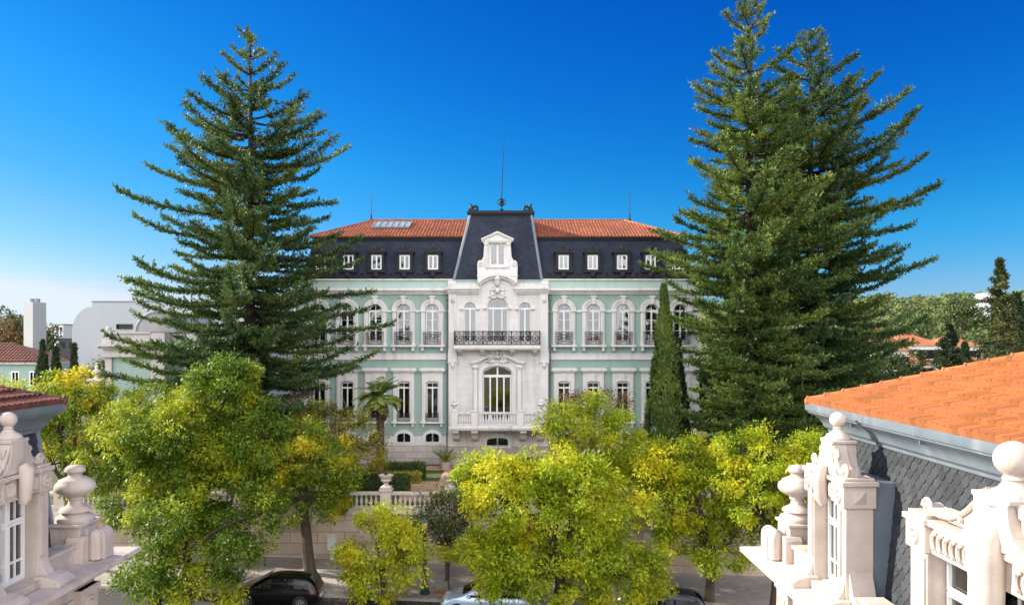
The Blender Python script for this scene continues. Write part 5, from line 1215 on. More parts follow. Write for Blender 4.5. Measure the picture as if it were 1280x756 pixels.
tree('street_tree', 700, 35.6, [(636, 622, 56, 50), (700, 640, 80, 60), (622, 690, 46, 50), (690, 710, 88, 50), (762, 704, 66, 52), (606, 600, 34, 30), (720, 605, 50, 36), (660, 590, 44, 24), (800, 725, 30, 35), (588, 690, 20, 16)], 'leaf_lime', 'broad lime yellow street tree at the centre bottom hiding the road', 109, tr=0.27, per=95, spacing=0.86, inner=0.45)
tree('street_tree', 737, 41.6, [(735, 545, 58, 42), (715, 580, 36, 40), (768, 560, 38, 42), (700, 525, 24, 22), (790, 600, 26, 45), (745, 515, 40, 18)], 'leaf_lime', 'tall green and gold tree before the palace right wing, pale trunk showing', 110, tr=0.2, bark='bark_pale', per=75, fork=0.8, bare=8)
tree('street_tree', 888, 39.6, [(850, 578, 56, 34), (828, 622, 46, 40), (890, 618, 58, 50), (858, 660, 38, 32), (906, 684, 38, 36), (815, 590, 30, 30), (890, 690, 40, 26)], 'leaf_lime', 'yellow green tree with a dark straight trunk left of the sunlit house', 111, tr=0.25, fork=0.5, per=85)
tree('street_tree', 968, 38, [(965, 578, 58, 42), (940, 622, 52, 48), (1000, 600, 32, 46), (928, 560, 36, 24), (1000, 560, 26, 24), (975, 650, 40, 36)], 'leaf_lime', 'lime green tree directly behind the urn of the sunlit house', 112, tr=0.24, per=85)
tree('shrub', 745, 52, [(745, 496, 34, 9), (720, 500, 14, 9), (775, 502, 16, 10)], 'leaf_red', 'reddish brown shrub top in front of the palace ground floor windows', 113, zg=GZ, tr=0.1, leaf=0.2, per=30, spacing=0.8, cat='shrub')
tree('shrub', 385, 52, [(383, 505, 22, 22), (365, 515, 16, 18)], 'leaf_olive', 'half bare grey twigged shrub below the big araucaria', 114, zg=GZ, tr=0.1, leaf=0.18, per=14, spacing=0.9, cat='shrub', bare=26)
tree('garden_tree', 195, 47, [(185, 500, 34, 26), (150, 515, 30, 24), (230, 510, 34, 28)], 'leaf_green', 'low green garden tree beneath the pale pavilion', 115, zg=GZ, tr=0.12, leaf=0.2, per=55)
tree('shrub', 124, 62, [(122, 470, 16, 22), (135, 462, 10, 16), (112, 480, 10, 14)], 'leaf_olive', 'grey green bush between the curved white building and the pavilion', 116, zg=3.2, tr=0.1, leaf=0.25, per=50, cat='shrub')
tree('street_tree', 0, 48, [(-10, 500, 40, 30), (20, 520, 30, 30)], 'leaf_yellow', 'yellow tree peeping over the dark tiled roof at the left edge', 117, zg=GZ, tr=0.15, leaf=0.22, per=60)
for i, (px, py, d, w, lab) in enumerate(((975, 470, 66, 60, 'dark bushy tree seen between the two right araucaria trunks'), (1060, 480, 70, 60, 'dark bushy tree behind the right side of the dark araucaria'), (905, 480, 64, 36, 'dark bushy tree behind the taller araucaria, beside the palace corner'))):
    tree('broadleaf_tree', px, d, [(px, py, w, 36), (px - w * 0.6, py + 30, w * 0.7, 40), (px + w * 0.6, py + 30, w * 0.7, 40), (px, py - 35, w * 0.6, 24)], 'pine_dark', lab, 700 + i, zg=2.8, tr=0.2, leaf=0.3, per=60, spacing=1.1, twigs=12)
# fallen leaves on the pavement and along the kerb
rs = np.random.RandomState(8); n = 5200
fx_ = rs.uniform(-20, 14, n); fy_ = np.where(rs.rand(n) < 0.35, rs.normal(37.8, 0.35, n), rs.uniform(38.4, 44.1, n))
fz_ = np.array([street_z(a) for a in fx_]) + np.where(fy_ < 38.1, 0.012, 0.145)
Dr = unit(np.c_[rs.normal(size=(n, 2)), rs.normal(0, 0.12, n)]); V, F = rhombs(np.c_[fx_, fy_, fz_], Dr, unit(np.c_[rs.normal(0, 0.25, (n, 2)), np.ones(n)]), rs.uniform(0.06, 0.14, n), rs.uniform(0.03, 0.07, n))
M['leaf_fallen'] = leafmat('leaves_fallen', [(0.22, 0.13, 0.04), (0.34, 0.24, 0.05), (0.42, 0.34, 0.06)], trans=0.1)
tag(mesh_np('fallen_leaves', V, F, M['leaf_fallen']), kind='stuff')
# palm
def palm(px, d, py, zg):
    s = d / 1000; X = (px - 640) * s; z = H - (py - 425) * s; rnd = random.Random(9)
    root = empty('palm', (X, d, zg), 'feather palm against the palace left wing between two ground floor windows', 'palm')
    b = MB(); b.tube([(X, d, zg - 0.1), (X + 0.05, d, zg + (z - zg) * 0.5), (X, d, z)], [0.3, 0.24, 0.28], 10)
    for k in range(16): b.tube([(X + 0.27 * math.cos(a), d + 0.27 * math.sin(a), zg + 0.3 + (z - zg - 0.4) * k / 16) for a in [i * math.pi / 4 for i in range(8)]], 0.03, 4, True)
    b.build('trunk', M['bark'], root)
    P = {0: [], 1: []}
    for k in range(46):
        a = k * 2.4 + rnd.uniform(-0.2, 0.2); el = rnd.uniform(-0.35, 1.4) if k < 38 else rnd.uniform(-1.2, -0.6); L = rnd.uniform(1.4, 2.0); dry = 1 if el < -0.55 else 0
        pts = []; p = Vector((X, d, z)); e = el
        for i in range(9):
            pts.append(p.copy()); p = p + Vector((math.cos(a) * math.cos(e), math.sin(a) * math.cos(e), math.sin(e))) * (L / 8); e -= 0.14
        for i in range(1, 9):
            for j in range(4):
                t = j / 4; q = pts[i - 1].lerp(pts[i], t); ax = (pts[i] - pts[i - 1]).normalized(); sd = ax.cross(Vector((0, 0, 1)));
                if sd.length < 0.1: sd = Vector((1, 0, 0))
                sd.normalize(); ll = 0.6 * math.sin(math.pi * (0.12 + 0.8 * (i - 1 + t) / 8)) * rnd.uniform(0.8, 1.1)
                for h in (-1, 1): P[dry].append((q, (ax * 0.7 + sd * h + Vector((0, 0, -0.15))).normalized(), ll))
                P[dry].append((q, ax, L / 8 * 0.5))
    for dry, nm, mt in ((0, 'fronds', 'palm'), (1, 'dry_fronds', 'palm_dry')):
        A = P[dry]; pp = np.array([tuple(x[0]) for x in A]); dd = np.array([tuple(x[1]) for x in A]); ll = np.array([x[2] for x in A])
        nn = unit(np.tile([0, 0, 1.0], (len(A), 1)) + np.random.RandomState(3).normal(size=(len(A), 3)) * 0.3)
        V, F = rhombs(pp, dd, nn, ll, np.full(len(ll), 0.09)); mesh_np(nm, V, F, M[mt], root)
palm(475, 52, 495, GZ)
# hedges
def hedge(x0, x1, y0, y1, h, label, seed, mt='leaf_hedge'):
    rs = np.random.RandomState(seed); z0 = GZ; root = empty('hedge', ((x0 + x1) / 2, (y0 + y1) / 2, z0), label, 'hedge')
    n = int(1100 * ((x1 - x0) * (y1 - y0) + 2 * h * (x1 - x0 + y1 - y0)) / 2)
    P = rs.uniform(0, 1, (n, 3)); f = rs.randint(0, 5, n)
    w = np.array([(x1 - x0) * (y1 - y0)] + [h * (x1 - x0)] * 2 + [h * (y1 - y0)] * 2); f = rs.choice(5, n, p=w / w.sum())
    P[f == 0, 2] = 1; P[f == 1, 1] = 0; P[f == 2, 1] = 1; P[f == 3, 0] = 0; P[f == 4, 0] = 1
    nr = np.array([[0, 0, 1], [0, -1, 0], [0, 1, 0], [-1, 0, 0], [1, 0, 0]], float)[f]
    P = P * [x1 - x0, y1 - y0, h] + [x0, y0, z0] + rs.normal(0, 0.035, (n, 3))
    Dr = unit(nr * 0.5 + rs.normal(size=(n, 3))); V, F = rhombs(P, Dr, unit(nr + rs.normal(size=(n, 3)) * 0.5), rs.uniform(0.08, 0.15, n), rs.uniform(0.05, 0.08, n))
    mesh_np('foliage', V, F, M[mt], root)
    b = MB(); b.box(x0 + 0.06, x1 - 0.06, y0 + 0.06, y1 - 0.06, z0 - 0.05, z0 + h - 0.07); b.build('branches', M['cypress_dark'], root, smooth=False)
hedge(-9.4, -5.9, 53.0, 54.0, 1.0, 'clipped hedge nearest the palace with a sunlit golden edge', 1)
hedge(-9.4, -6.0, 51.6, 52.7, 0.55, 'low golden clipped hedge in front of the taller dark one', 2, 'leaf_hedge_gold')
hedge(-10.0, -6.3, 47.6, 49.0, 1.0, 'dark clipped hedge right behind the balustrade pier with the urn', 3)
hedge(-16.0, -10.3, 46.4, 47.4, 1.0, 'long dark hedge behind the balustrade below the yellowing garden tree', 4)
for i, (y0, lab) in enumerate(((50.2, 'first striped golden hedge block from the wall, right of the garden path'), (52.4, 'second golden hedge block right of the garden path'), (54.6, 'golden hedge block closest to the palace plinth'))):
    hedge(-3.6 + 0.12 * i, -2.6 + 0.12 * i, y0, y0 + 1.3, 0.6, lab, 10 + i, 'leaf_hedge_gold')
hedge(-2.3, 3.5, 50, 56, 1.0, 'broad dark hedge bed below the stone balcony', 20)
hedge(4.2, 13, 53, 56, 1.0, 'dark hedge along the palace right wing', 21)
# potted agave
x, y = (557 - 640) * 0.0575, 57.5
ag = empty('potted_agave', (x, y, GZ), 'spiky agave in a stone tub by the palace corner', 'potted plant')
b = MB(); b.lathe([(0.3, 0), (0.34, 0.1), (0.42, 0.5), (0.46, 0.55), (0.4, 0.55), (0.38, 0.48)], x, y, GZ, 14); b.build('tub', M['garden_stone'], ag)
b = MB()
for k in range(26):
    a = k * 2.4; e = 0.4 + 0.9 * (k % 7) / 7; L = 1.3; b.tube([(x, y, GZ + 0.5), (x + 0.5 * L * math.cos(a) * math.cos(e), y + 0.5 * L * math.sin(a) * math.cos(e), GZ + 0.55 + 0.5 * L * math.sin(e)), (x + L * math.cos(a) * math.cos(e * .85), y + L * math.sin(a) * math.cos(e * .85), GZ + 0.55 + L * math.sin(e * .85))], [0.04, 0.05, 0.004], 5)
b.build('leaves', M['palm'], ag)
# ------------------------------------------------------------------ cars
M['tyre'] = mat('tyre', (0.02, 0.02, 0.02), 0.85); M['rim'] = mat('alloy', (0.5, 0.5, 0.52), 0.3, metal=0.8, spec=0.5)
M['plastic'] = mat('black_plastic', (0.02, 0.02, 0.022), 0.6); M['car_glass'] = mat('tinted_car_glass', (0.006, 0.007, 0.008), 0.06, spec=0.25)
M['lamp_red'] = mat('tail_lamp', (0.35, 0.015, 0.012), 0.15, spec=0.6); M['lamp_clear'] = mat('head_lamp', (0.6, 0.62, 0.62), 0.12, spec=0.7)
M['plate'] = mat('plate_white', (0.7, 0.7, 0.66), 0.5)
def car(name, x, y, paint, label, heading=-1, L=4.05, scale=1.0):
    """hatchback; local +u = forward; heading -1: nose to -X"""
    g = street_z(x); sl = -0.04
    tf = lambda u, v, z: (x + heading * u, y + v, g + z + sl * heading * u)
    root = empty(name, (x, y, g), label, 'car')
    k = L / 4.05
    # stations: u, underside, belt z, roof z, half width at belt, half width at roof
    st = [(-2.02, 0.42, 0.72, 0.74, 0.62, 0.58), (-1.96, 0.30, 0.86, 0.98, 0.76, 0.66), (-1.80, 0.24, 0.92, 1.24, 0.82, 0.60), (-1.55, 0.20, 0.94, 1.41, 0.84, 0.60), (-1.1, 0.19, 0.94, 1.47, 0.85, 0.62), (-0.5, 0.19, 0.93, 1.49, 0.85, 0.63), (0.05, 0.19, 0.91, 1.46, 0.85, 0.62), (0.45, 0.19, 0.90, 1.33, 0.85, 0.62), (0.8, 0.19, 0.90, 1.13, 0.85, 0.68), (1.12, 0.19, 0.89, 0.95, 0.84, 0.72), (1.5, 0.2, 0.80, 0.86, 0.81, 0.62), (1.8, 0.24, 0.68, 0.74, 0.74, 0.5), (1.98, 0.30, 0.55, 0.60, 0.62, 0.42), (2.03, 0.38, 0.48, 0.5, 0.52, 0.4)]
    vs = []; m = 11
    for (u, zb, zl, zr, wl, wr) in st:
        u *= k
        half = [(wl * 0.86, zb), (wl * 0.99, zb + 0.1), (wl * 1.0, (zb + zl) / 2), (wl * 0.97, zl - 0.03), (wr * 1.0 + (wl - wr) * 0.25, zl + (zr - zl) * 0.5) if zr - zl > 0.12 else (wl * 0.9, zl + (zr - zl) * 0.4), (wr * 0.92, zr - 0.03)]
        ring = [(u, -a, z) for a, z in half] + [(u, 0, zr + 0.015)] + [(u, a, z) for a, z in reversed(half)]
        m = len(ring); vs += ring
    fs = [(i * m + j, i * m + j + 1, (i + 1) * m + j + 1, (i + 1) * m + j) for i in range(len(st) - 1) for j in range(m - 1)]
    fs += [(i * m + m - 1, i * m, (i + 1) * m, (i + 1) * m + m - 1) for i in range(len(st) - 1)] + [tuple(range(m)), tuple((len(st) - 1) * m + j for j in reversed(range(m)))]
    b = MB(tf); b.add(vs, fs); body = b.build('body', paint, root, angle=50)
    sd = body.modifiers.new('sub', 'SUBSURF'); sd.levels = sd.render_levels = 2
    def surf(u, t):       # point on the side glass band: t 0 belt .. 1 roof, half width there
        us = [s[0] * k for s in st]; z_l = np.interp(u, us, [s[2] for s in st]); z_r = np.interp(u, us, [s[3] for s in st]); wl = np.interp(u, us, [s[4] for s in st]); wr = np.interp(u, us, [s[5] for s in st])
        z = z_l + 0.02 + (z_r - z_l - 0.1) * t; wm = wr + (wl - wr) * 0.25
        w = wl * 0.955 + (wm - wl * 0.955) * min(1, t * 2) if t < 0.5 else wm + (wr * 0.93 - wm) * (t - 0.5) * 2
        return w, z
    def sidepane(us, tops):
        for q in (-1, 1):
            b = MB(tf); pv = []
            for u, tt in zip(us, tops):
                for t in (0.02, tt * 0.5, tt):
                    w, z = surf(u, t); pv.append((u, q * (w + 0.008), z))
            n = len(us); b.add(pv, [(3 * i + j, 3 * i + 3 + j, 3 * i + 4 + j, 3 * i + 1 + j) for i in range(n - 1) for j in (0, 1)])
            b.build('side_window', M['car_glass'], root)
    sidepane([-0.45 * k, -0.2 * k, 0.05 * k, 0.3 * k, 0.55 * k, 0.85 * k], [0.9, 0.9, 0.88, 0.84, 0.8, 0.45]); sidepane([-1.62 * k, -1.4 * k, -1.0 * k, -0.55 * k], [0.35, 0.8, 0.88, 0.9])
    def cross(u0, u1, w0, w1, lift, name, t0=0.0, n=4):
        us = [s[0] * k for s in st]; b = MB(tf); pv = []
        for i in range(n + 1):
            u = u0 + (u1 - u0) * i / n; z = np.interp(u, us, [s[3] for s in st]) + lift; w = w0 + (w1 - w0) * i / n
            for a in (-1, -0.9, 0, 0.9, 1): pv.append((u, a * w, z + 0.012 - 0.02 * a * a))
        b.add(pv, [(5 * i + j, 5 * i + 5 + j, 5 * i + 6 + j, 5 * i + 1 + j) for i in range(n) for j in range(4)]); b.build(name, M['car_glass'], root)
    cross(1.02 * k, 0.28 * k, 0.62, 0.53, 0.012, 'windscreen'); cross(-1.9 * k, -1.58 * k, 0.56, 0.5, 0.015, 'rear_window')
    for u in (-1.25 * k, 1.25 * k):
        for q in (-1, 1):
            b = MB(tf); b.add([(u + 0.345 * math.cos(a), q * 0.853, 0.31 + 0.345 * math.sin(a)) for a in [i * math.pi / 14 for i in range(-2, 17)]], [tuple(range(19))]); b.build('wheel_arch', M['plastic'], root, smooth=False, recalc=False)
            w = MB(tf); ring = [(0.30, 0.62), (0.305, 0.66), (0.305, 0.82), (0.29, 0.855), (0.2, 0.86), (0.2, 0.64)]
            def turn(b, prof, seg=24):
                pv = []; 
                for r, v in prof: pv += [(u + r * math.cos(2 * math.pi * j / seg), q * v, 0.305 + r * math.sin(2 * math.pi * j / seg)) for j in range(seg)]
                n = len(prof); b.add(pv, [(i * seg + j, i * seg + (j + 1) % seg, ((i + 1) % n) * seg + (j + 1) % seg, ((i + 1) % n) * seg + j) for i in range(n) for j in range(seg)])
            turn(w, ring); wh = w.build('wheel', M['tyre'], root)
            w = MB(tf); turn(w, [(0.2, 0.7), (0.2, 0.862), (0.185, 0.862), (0.18, 0.8), (0.02, 0.79), (0.02, 0.7)])
            for j in range(7):
                a = 2 * math.pi * j / 7; c, s_ = math.cos(a), math.sin(a)
                w.add([(u + 0.04 * c - 0.02 * s_, q * 0.858, 0.305 + 0.04 * s_ + 0.02 * c), (u + 0.04 * c + 0.02 * s_, q * 0.858, 0.305 + 0.04 * s_ - 0.02 * c), (u + 0.19 * c + 0.025 * s_, q * 0.852, 0.305 + 0.19 * s_ - 0.025 * c), (u + 0.19 * c - 0.025 * s_, q * 0.852, 0.305 + 0.19 * s_ + 0.025 * c)], [(0, 1, 2, 3)])
            w.build('rim', M['rim'], wh)
    for q in (-1, 1):
        b = MB(tf); b.extr([(0, 0.0), (0.09, 0.04), (0.1, 0.26), (0.02, 0.32), (-0.03, 0.16)], [], -0.1, 0.1, 'xz')
        b.v = [(-1.93 * k + a * 0.8, q * (0.70 + c * 0.45), 0.62 + d_) for a, c, d_ in b.v]; b.build('tail_lamp', M['lamp_red'], root)
        b = MB(tf); b.ball((1.72 * k, q * 0.56, 0.66), 0.15, 12, 8, 0.62); b.build('headlight', M['lamp_clear'], root)
        b = MB(tf); b.ball((0.72 * k, q * 0.95, 1.0), 0.1, 10, 7, 0.75); b.box(0.68 * k, 0.74 * k, min(q * 0.8, q * 0.92), max(q * 0.8, q * 0.92), 0.93, 0.97); b.build('wing_mirror', paint, root)
        b = MB(tf); b.box(-0.42 * k, -0.26 * k, q * 0.845 if q > 0 else -0.875, q * 0.845 if q < 0 else 0.875, 0.8, 0.83); b.build('door_handle', paint, root)
    b = MB(tf); b.box(-2.05 * k, -2.0 * k, -0.26, 0.26, 0.5, 0.61); b.build('number_plate', M['plate'], root, smooth=False)
    return root
M['paint_black'] = mat('paint_black', (0.004, 0.004, 0.005), 0.15, spec=0.25, coat=0.35)
M['paint_blue'] = mat('paint_silver_blue', (0.42, 0.55, 0.68), 0.22, metal=0.35, spec=0.6, coat=1.0)
M['paint_dark'] = mat('paint_dark_blue', (0.006, 0.008, 0.016), 0.15, spec=0.3, coat=0.4)
car('parked_car', (349 - 640) * 0.0372, 37.0, M['paint_black'], 'black hatchback parked by the kerb beside the leaning trunk', -1, 4.05)
car('parked_car', (607 - 640) * 0.0368, 36.9, M['paint_blue'], 'silver blue car half hidden under the broad lime tree', -1, 4.1)
car('parked_car', (826 - 640) * 0.0368, 36.9, M['paint_dark'], 'dark blue car whose roof shows right of the broad lime tree', -1, 4.1)
# ------------------------------------------------------------------ street lamp, tree pit
x, y = (530 - 640) * 0.0385, 38.9; g = street_z(x) + 0.12
M['lamp_green'] = mat('lamp_green_paint', (0.015, 0.06, 0.045), 0.4, (0.02, 0.075, 0.055), 4, 0.6)
lp = empty('street_lamp', (x, y, g), 'dark green cast iron lamp post with an amber glass lantern', 'street lamp')
b = MB(); b.lathe([(0.24, 0), (0.24, 0.12), (0.18, 0.16), (0.2, 0.3), (0.15, 0.42), (0.11, 0.6), (0.1, 0.75), (0.13, 0.8), (0.09, 0.86), (0.075, 1.6), (0.065, 2.6), (0.06, 2.95), (0.1, 3.0), (0.06, 3.06), (0.08, 3.12)], x, y, g, 14)
for k in range(8): a = k * math.pi / 4; b.tube([(x + 0.085 * math.cos(a), y + 0.085 * math.sin(a), g + 0.86), (x + 0.066 * math.cos(a), y + 0.066 * math.sin(a), g + 2.9)], 0.014, 4)
b.build('post', M['lamp_green'], lp)
M['lantern'] = mat('amber_glass', (0.55, 0.36, 0.16), 0.15, spec=0.6)
b = MB(); b.sqlathe([(0.11, 3.14), (0.17, 3.5)], x, y, g); ln = b.build('lantern', M['lantern'], lp, smooth=False)
b = MB(); b.sqlathe([(0.21, 3.5), (0.2, 3.54), (0.08, 3.66), (0.05, 3.7)], x, y, g); b.ball((x, y, g + 3.74), 0.05, 8, 6)
for sx in (-1, 1):
    for sy in (-1, 1): b.tube([(x + sx * 0.11, y + sy * 0.11, g + 3.13), (x + sx * 0.172, y + sy * 0.172, g + 3.5)], 0.014, 4)
b.build('lantern_frame', M['lamp_green'], ln)
x, y = (552 - 640) * 0.0385, 39.0; g = street_z(x) + 0.12
b = MB(); b.tube([(x + 0.42 * math.cos(a), y + 0.42 * math.sin(a), g + 0.05) for a in [i * math.pi / 12 for i in range(24)]], 0.06, 6, True); b.lathe([(0.4, 0.02), (0.05, 0.03)], x, y, g, 16)
tag(b.build('tree_pit', mat('brick_ring', (0.35, 0.2, 0.13), 0.9, (0.25, 0.14, 0.1), 5, 0.6), loc=(x, y, g)), 'low round brick edged tree pit on the pavement by the lamp post', 'tree pit')
b = MB(); sx_, sy_ = (1003 / 3.37 + 260 - 640) * 0.0388, 38.9
# ------------------------------------------------------------------ buildings beyond, left side
def win(b, fr, parent, x, z, w, h, y, mt='dark_in'):
    a = MB(); a.box(x - w / 2, x + w / 2, y - 0.06, y - 0.002, z, z + h); o = a.build('window', M['white'], parent, smooth=False)
    a = MB(); a.box(x - w / 2 + 0.12, x - 0.05, y - 0.075, y - 0.061, z + 0.12, z + h - 0.12); a.box(x + 0.05, x + w / 2 - 0.12, y - 0.075, y - 0.061, z + 0.12, z + h - 0.12); a.build('pane', M['car_glass'], o, smooth=False)
s = 0.06; d = 60.0
px_, pz_ = (lambda p, dd=60: (p - 640) * dd / 1000), (lambda p, dd=60: H - (p - 425) * dd / 1000)
pv = empty('garden_pavilion', (px_(166), 63, GZ), 'pale green garden pavilion with white cornice and pillar left of the araucaria', 'pavilion')
x0, x1, x2 = px_(133), px_(192), px_(236); zg = GZ - 0.1
b = MB(); b.box(x0 + 0.12, x1 + 0.1, 60, 67, zg, pz_(446)); b.box(x1 + 0.1, x2 + 2.5, 61.2, 67, zg, pz_(446)); b.build('wall', M['green'], pv, smooth=False)
b = MB(); b.box(x0, px_(141), 59.82, 67.1, zg, pz_(446) + 0.001); b.box(px_(190), px_(207), 59.8, 61.4, zg, pz_(446) + 0.001); b.box(px_(190), px_(207), 59.8, 61.4, pz_(430), pz_(416)); b.build('pilaster', M['stone_dim'], pv, smooth=False)
b = MB()
for (za, zb, o) in ((446, 441, 0.25), (441, 436, 0.1), (436, 433, 0.35), (433, 430, 0.65)): b.box(x0 - o, px_(207) + o, 59.8 - o, 67.2, pz_(za), pz_(zb)); b.box(px_(207) + o, x2 + 2.6, 61.1 - o, 67.2, pz_(za), pz_(zb))
b.build('cornice', M['stone_dim'], pv, smooth=False)
b = MB(); b.box(x0 - 0.05, px_(190), 59.9, 67, pz_(430), pz_(417)); b.box(x0 - 0.2, px_(190), 59.75, 67.1, pz_(417), pz_(414.5)); b.box(px_(207), x2 + 2.5, 61.2, 67, pz_(430), pz_(417)); b.box(x0 - 0.2, x0 + 0.5, 59.7, 60.4, pz_(430), pz_(413)); b.ball((x0 + 0.15, 60.05, pz_(411)), 0.2, 10, 8); b.build('parapet', M['stone_dim'], pv, smooth=False)
b = MB(); cxp, czp = px_(222, 66), pz_(416, 66)
vs = []; n = 12
for i in range(n + 1):
    a = math.pi * (1 - i / n); 
    for yy in (62, 72): vs.append((cxp + 1.5 * math.cos(a), yy, czp + 1.5 * math.sin(a)))
b.add(vs, [(2 * i, 2 * i + 2, 2 * i + 3, 2 * i + 1) for i in range(n)] + [tuple(2 * i for i in range(n + 1)), tuple(2 * i + 1 for i in range(n + 1))]); b.build('barrel_roof', mat('pale_zinc', (0.3, 0.3, 0.29), 0.5, (0.22, 0.22, 0.21), 1, 0.5), pv, angle=60)
for yy in (62, 64.5):
    b = MB(); b.tube([(cxp + 1.55 * math.cos(math.pi * i / 12), yy, czp + 1.55 * math.sin(math.pi * i / 12)) for i in range(13)], 0.1, 6); b.build('roof_rib', M['leadpale'], pv)
b = MB(); x, z = px_(161), pz_(497); b.box(x - 0.12, x + 0.12, 59.62, 59.8, z - 0.1, z + 0.2); b.sqlathe([(0.1, 0), (0.18, 0.35), (0.2, 0.36), (0.05, 0.5)], x, 59.55, z + 0.1); b.tube([(x + 0.3, 59.7, z - 0.3), (x + 0.3, 59.7, z + 0.5)], 0.05, 6); b.tube([(x, 60, z), (x, 59.55, z + 0.05)], 0.04, 5)
tag(b.build('wall_lantern', M['iron'], loc=(x, 59.7, z)), 'black iron lantern on the green pavilion wall above the treetops', 'lantern')
# garden finials near the pavilion
x = px_(121, 55); z = GZ
b = MB(); b.box(x - 0.35, x + 0.35, 54.7, 55.3, z, pz_(476, 55)); b.box(x - 0.5, x + 0.5, 54.55, 55.45, pz_(476, 55), pz_(473, 55)); b.lathe([(0.2, 0), (0.1, 0.15), (0.3, 0.35), (0.32, 0.5), (0.12, 0.62), (0.1, 0.7), (0.14, 0.8), (0.02, 0.95)], x, 55, pz_(473, 55), 12)
tag(b.build('gate_pier', M['garden_stone'], loc=(x, 55, z)), 'pale stone gate pier with an urn finial above the yellow topped tree', 'gate pier')
# curved white building
d = 88.0; X = lambda p: px_(p, 88); Z = lambda p: pz_(p, 88)
cb = empty('curved_building', (X(200), 94, 3.3), 'windowless white building with one rounded shoulder behind the pavilion', 'building')
out = [(X(90), 3.0), (X(330), 3.0), (X(330), Z(377)), (X(115), Z(377)), (X(115), Z(383.5))]
out += [(X(115) - (X(115) - X(90)) * math.sin(math.pi / 2 * i / 12), Z(415) + (Z(383.5) - Z(415)) * math.cos(math.pi / 2 * i / 12)) for i in range(1, 13)]
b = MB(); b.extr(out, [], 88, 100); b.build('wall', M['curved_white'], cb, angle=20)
b = MB(); b.box(X(114.5), X(330), 87.9, 100, Z(377), Z(376.2)); b.build('parapet_cap', M['leadpale'], cb, smooth=False)
b = MB(); b.box(X(146), X(166), 87.9, 87.995, Z(411), Z(405)); b.build('window', M['car_glass'], cb, smooth=False)
# chimney house
d = 80.0; X = lambda p, dd=80: px_(p, dd); Z = lambda p, dd=80: pz_(p, dd)
ch = empty('chimney', (X(41), 81, 3.3), 'tall square rendered chimney with two pots at the left', 'chimney')
b = MB(); b.add([(X(29.5), 80, 3), (X(47), 79.2, 3), (X(53.5), 80.6, 3), (X(36), 81.4, 3), (X(29.5), 80, Z(378)), (X(47), 79.2, Z(378)), (X(53.5), 80.6, Z(378)), (X(36), 81.4, Z(378))], [(0, 1, 5, 4), (1, 2, 6, 5), (2, 3, 7, 6), (3, 0, 4, 7), (4, 5, 6, 7)]); b.build('stack', M['grey_render'], ch, smooth=False)
for p in (38, 45): b = MB(); b.lathe([(0.22, 0), (0.2, 0.3), (0.24, 0.32), (0.24, 0.38), (0.14, 0.38)], X(p), 80.3, Z(378), 10); b.build('chimney_pot', M['leadpale'], ch)
gh = empty('green_house', (X(10), 78, 3.3), 'low green house with dark red tiled roof at the far left', 'house')
b = MB(); b.box(X(-60, 74), X(57, 74), 74, 79, 3, Z(455, 74)); b.build('wall', M['green'], gh, smooth=False)
b = MB(); b.box(X(-62, 74), X(58, 74), 73.7, 79.3, Z(455, 74), Z(452, 74)); b.build('cornice', M['stone'], gh, smooth=False)
b = MB(); x0, x1, z0 = X(-64, 74), X(60, 74), Z(452, 74)
b.add([(x0, 73.5, z0), (x1, 73.5, z0), (x1, 79.5, z0), (x0, 79.5, z0), (x0 + 3, 76.5, z0 + 1.7), (X(18, 76.5), 76.5, z0 + 1.7)], [(0, 1, 5, 4), (1, 2, 5), (2, 3, 4, 5), (3, 0, 4)]); b.build('roof', M['tile_dark'], gh, smooth=False)
b = MB(); v_ = Vector((0, 3, 1.7)).normalized(); n_ = Vector((0, -1.7, 3)).normalized(); sl_ = math.hypot(3, 1.7)
tile_field(b, (x0, 73.5, z0 + 0.02), (1, 0, 0), v_, n_, x1 - x0, lambda u: sl_ * min(1, (x1 - x0 - u) / (x1 - X(18, 76.5))) , 0.34, 0.5, 3, 0.08, 0.04); b.build('roof_tiles', M['tile_old'], gh, smooth=False, recalc=False)
for p in (-30, -5, 19.5, 42): win(None, None, gh, X(p, 74), Z(482, 74), 0.75, 1.35, 74)
# far flats
def block(name, px0, px1, py0, d, dep, mt, label, rows, cols, z0=3.0):
    a, c = px_(px0, d), px_(px1, d); zt = pz_(py0, d); o = empty(name, ((a + c) / 2, d + dep / 2, z0), label, 'building')
    b = MB(); b.box(a, c, d, d + dep, z0, zt); b.build('wall', M[mt], o, smooth=False)
    b = MB(); b.box(a - 0.2, c + 0.2, d - 0.25, d + dep + 0.2, zt, zt + 0.35); b.build('roof', M['leadpale'], o, smooth=False)
    for r in range(rows):
        for k in range(cols):
            w = (c - a) / cols; x = a + w * (k + 0.5); h = (zt - z0) * 0.75 / max(rows, 1); z = zt - (r + 1) * 3.0
            q = MB(); q.box(x - w * 0.28, x + w * 0.28, d - 0.02, d + 0.02, z + 0.6, z + 2.2); q.build('window', M['car_glass'], o, smooth=False)
    return o
block('apartment_block', 64, 79, 406, 300, 15, 'rock_white', 'pale distant apartment block right of the tall chimney', 5, 3, 0)
block('apartment_block', 79, 92, 412, 320, 15, 'cream', 'distant cream apartment block beside the rounded white building', 4, 2, 0)
block('apartment_block', 73, 95, 423, 200, 12, 'slate_flat', 'dark roofed low building before the distant flats', 1, 2, 0)
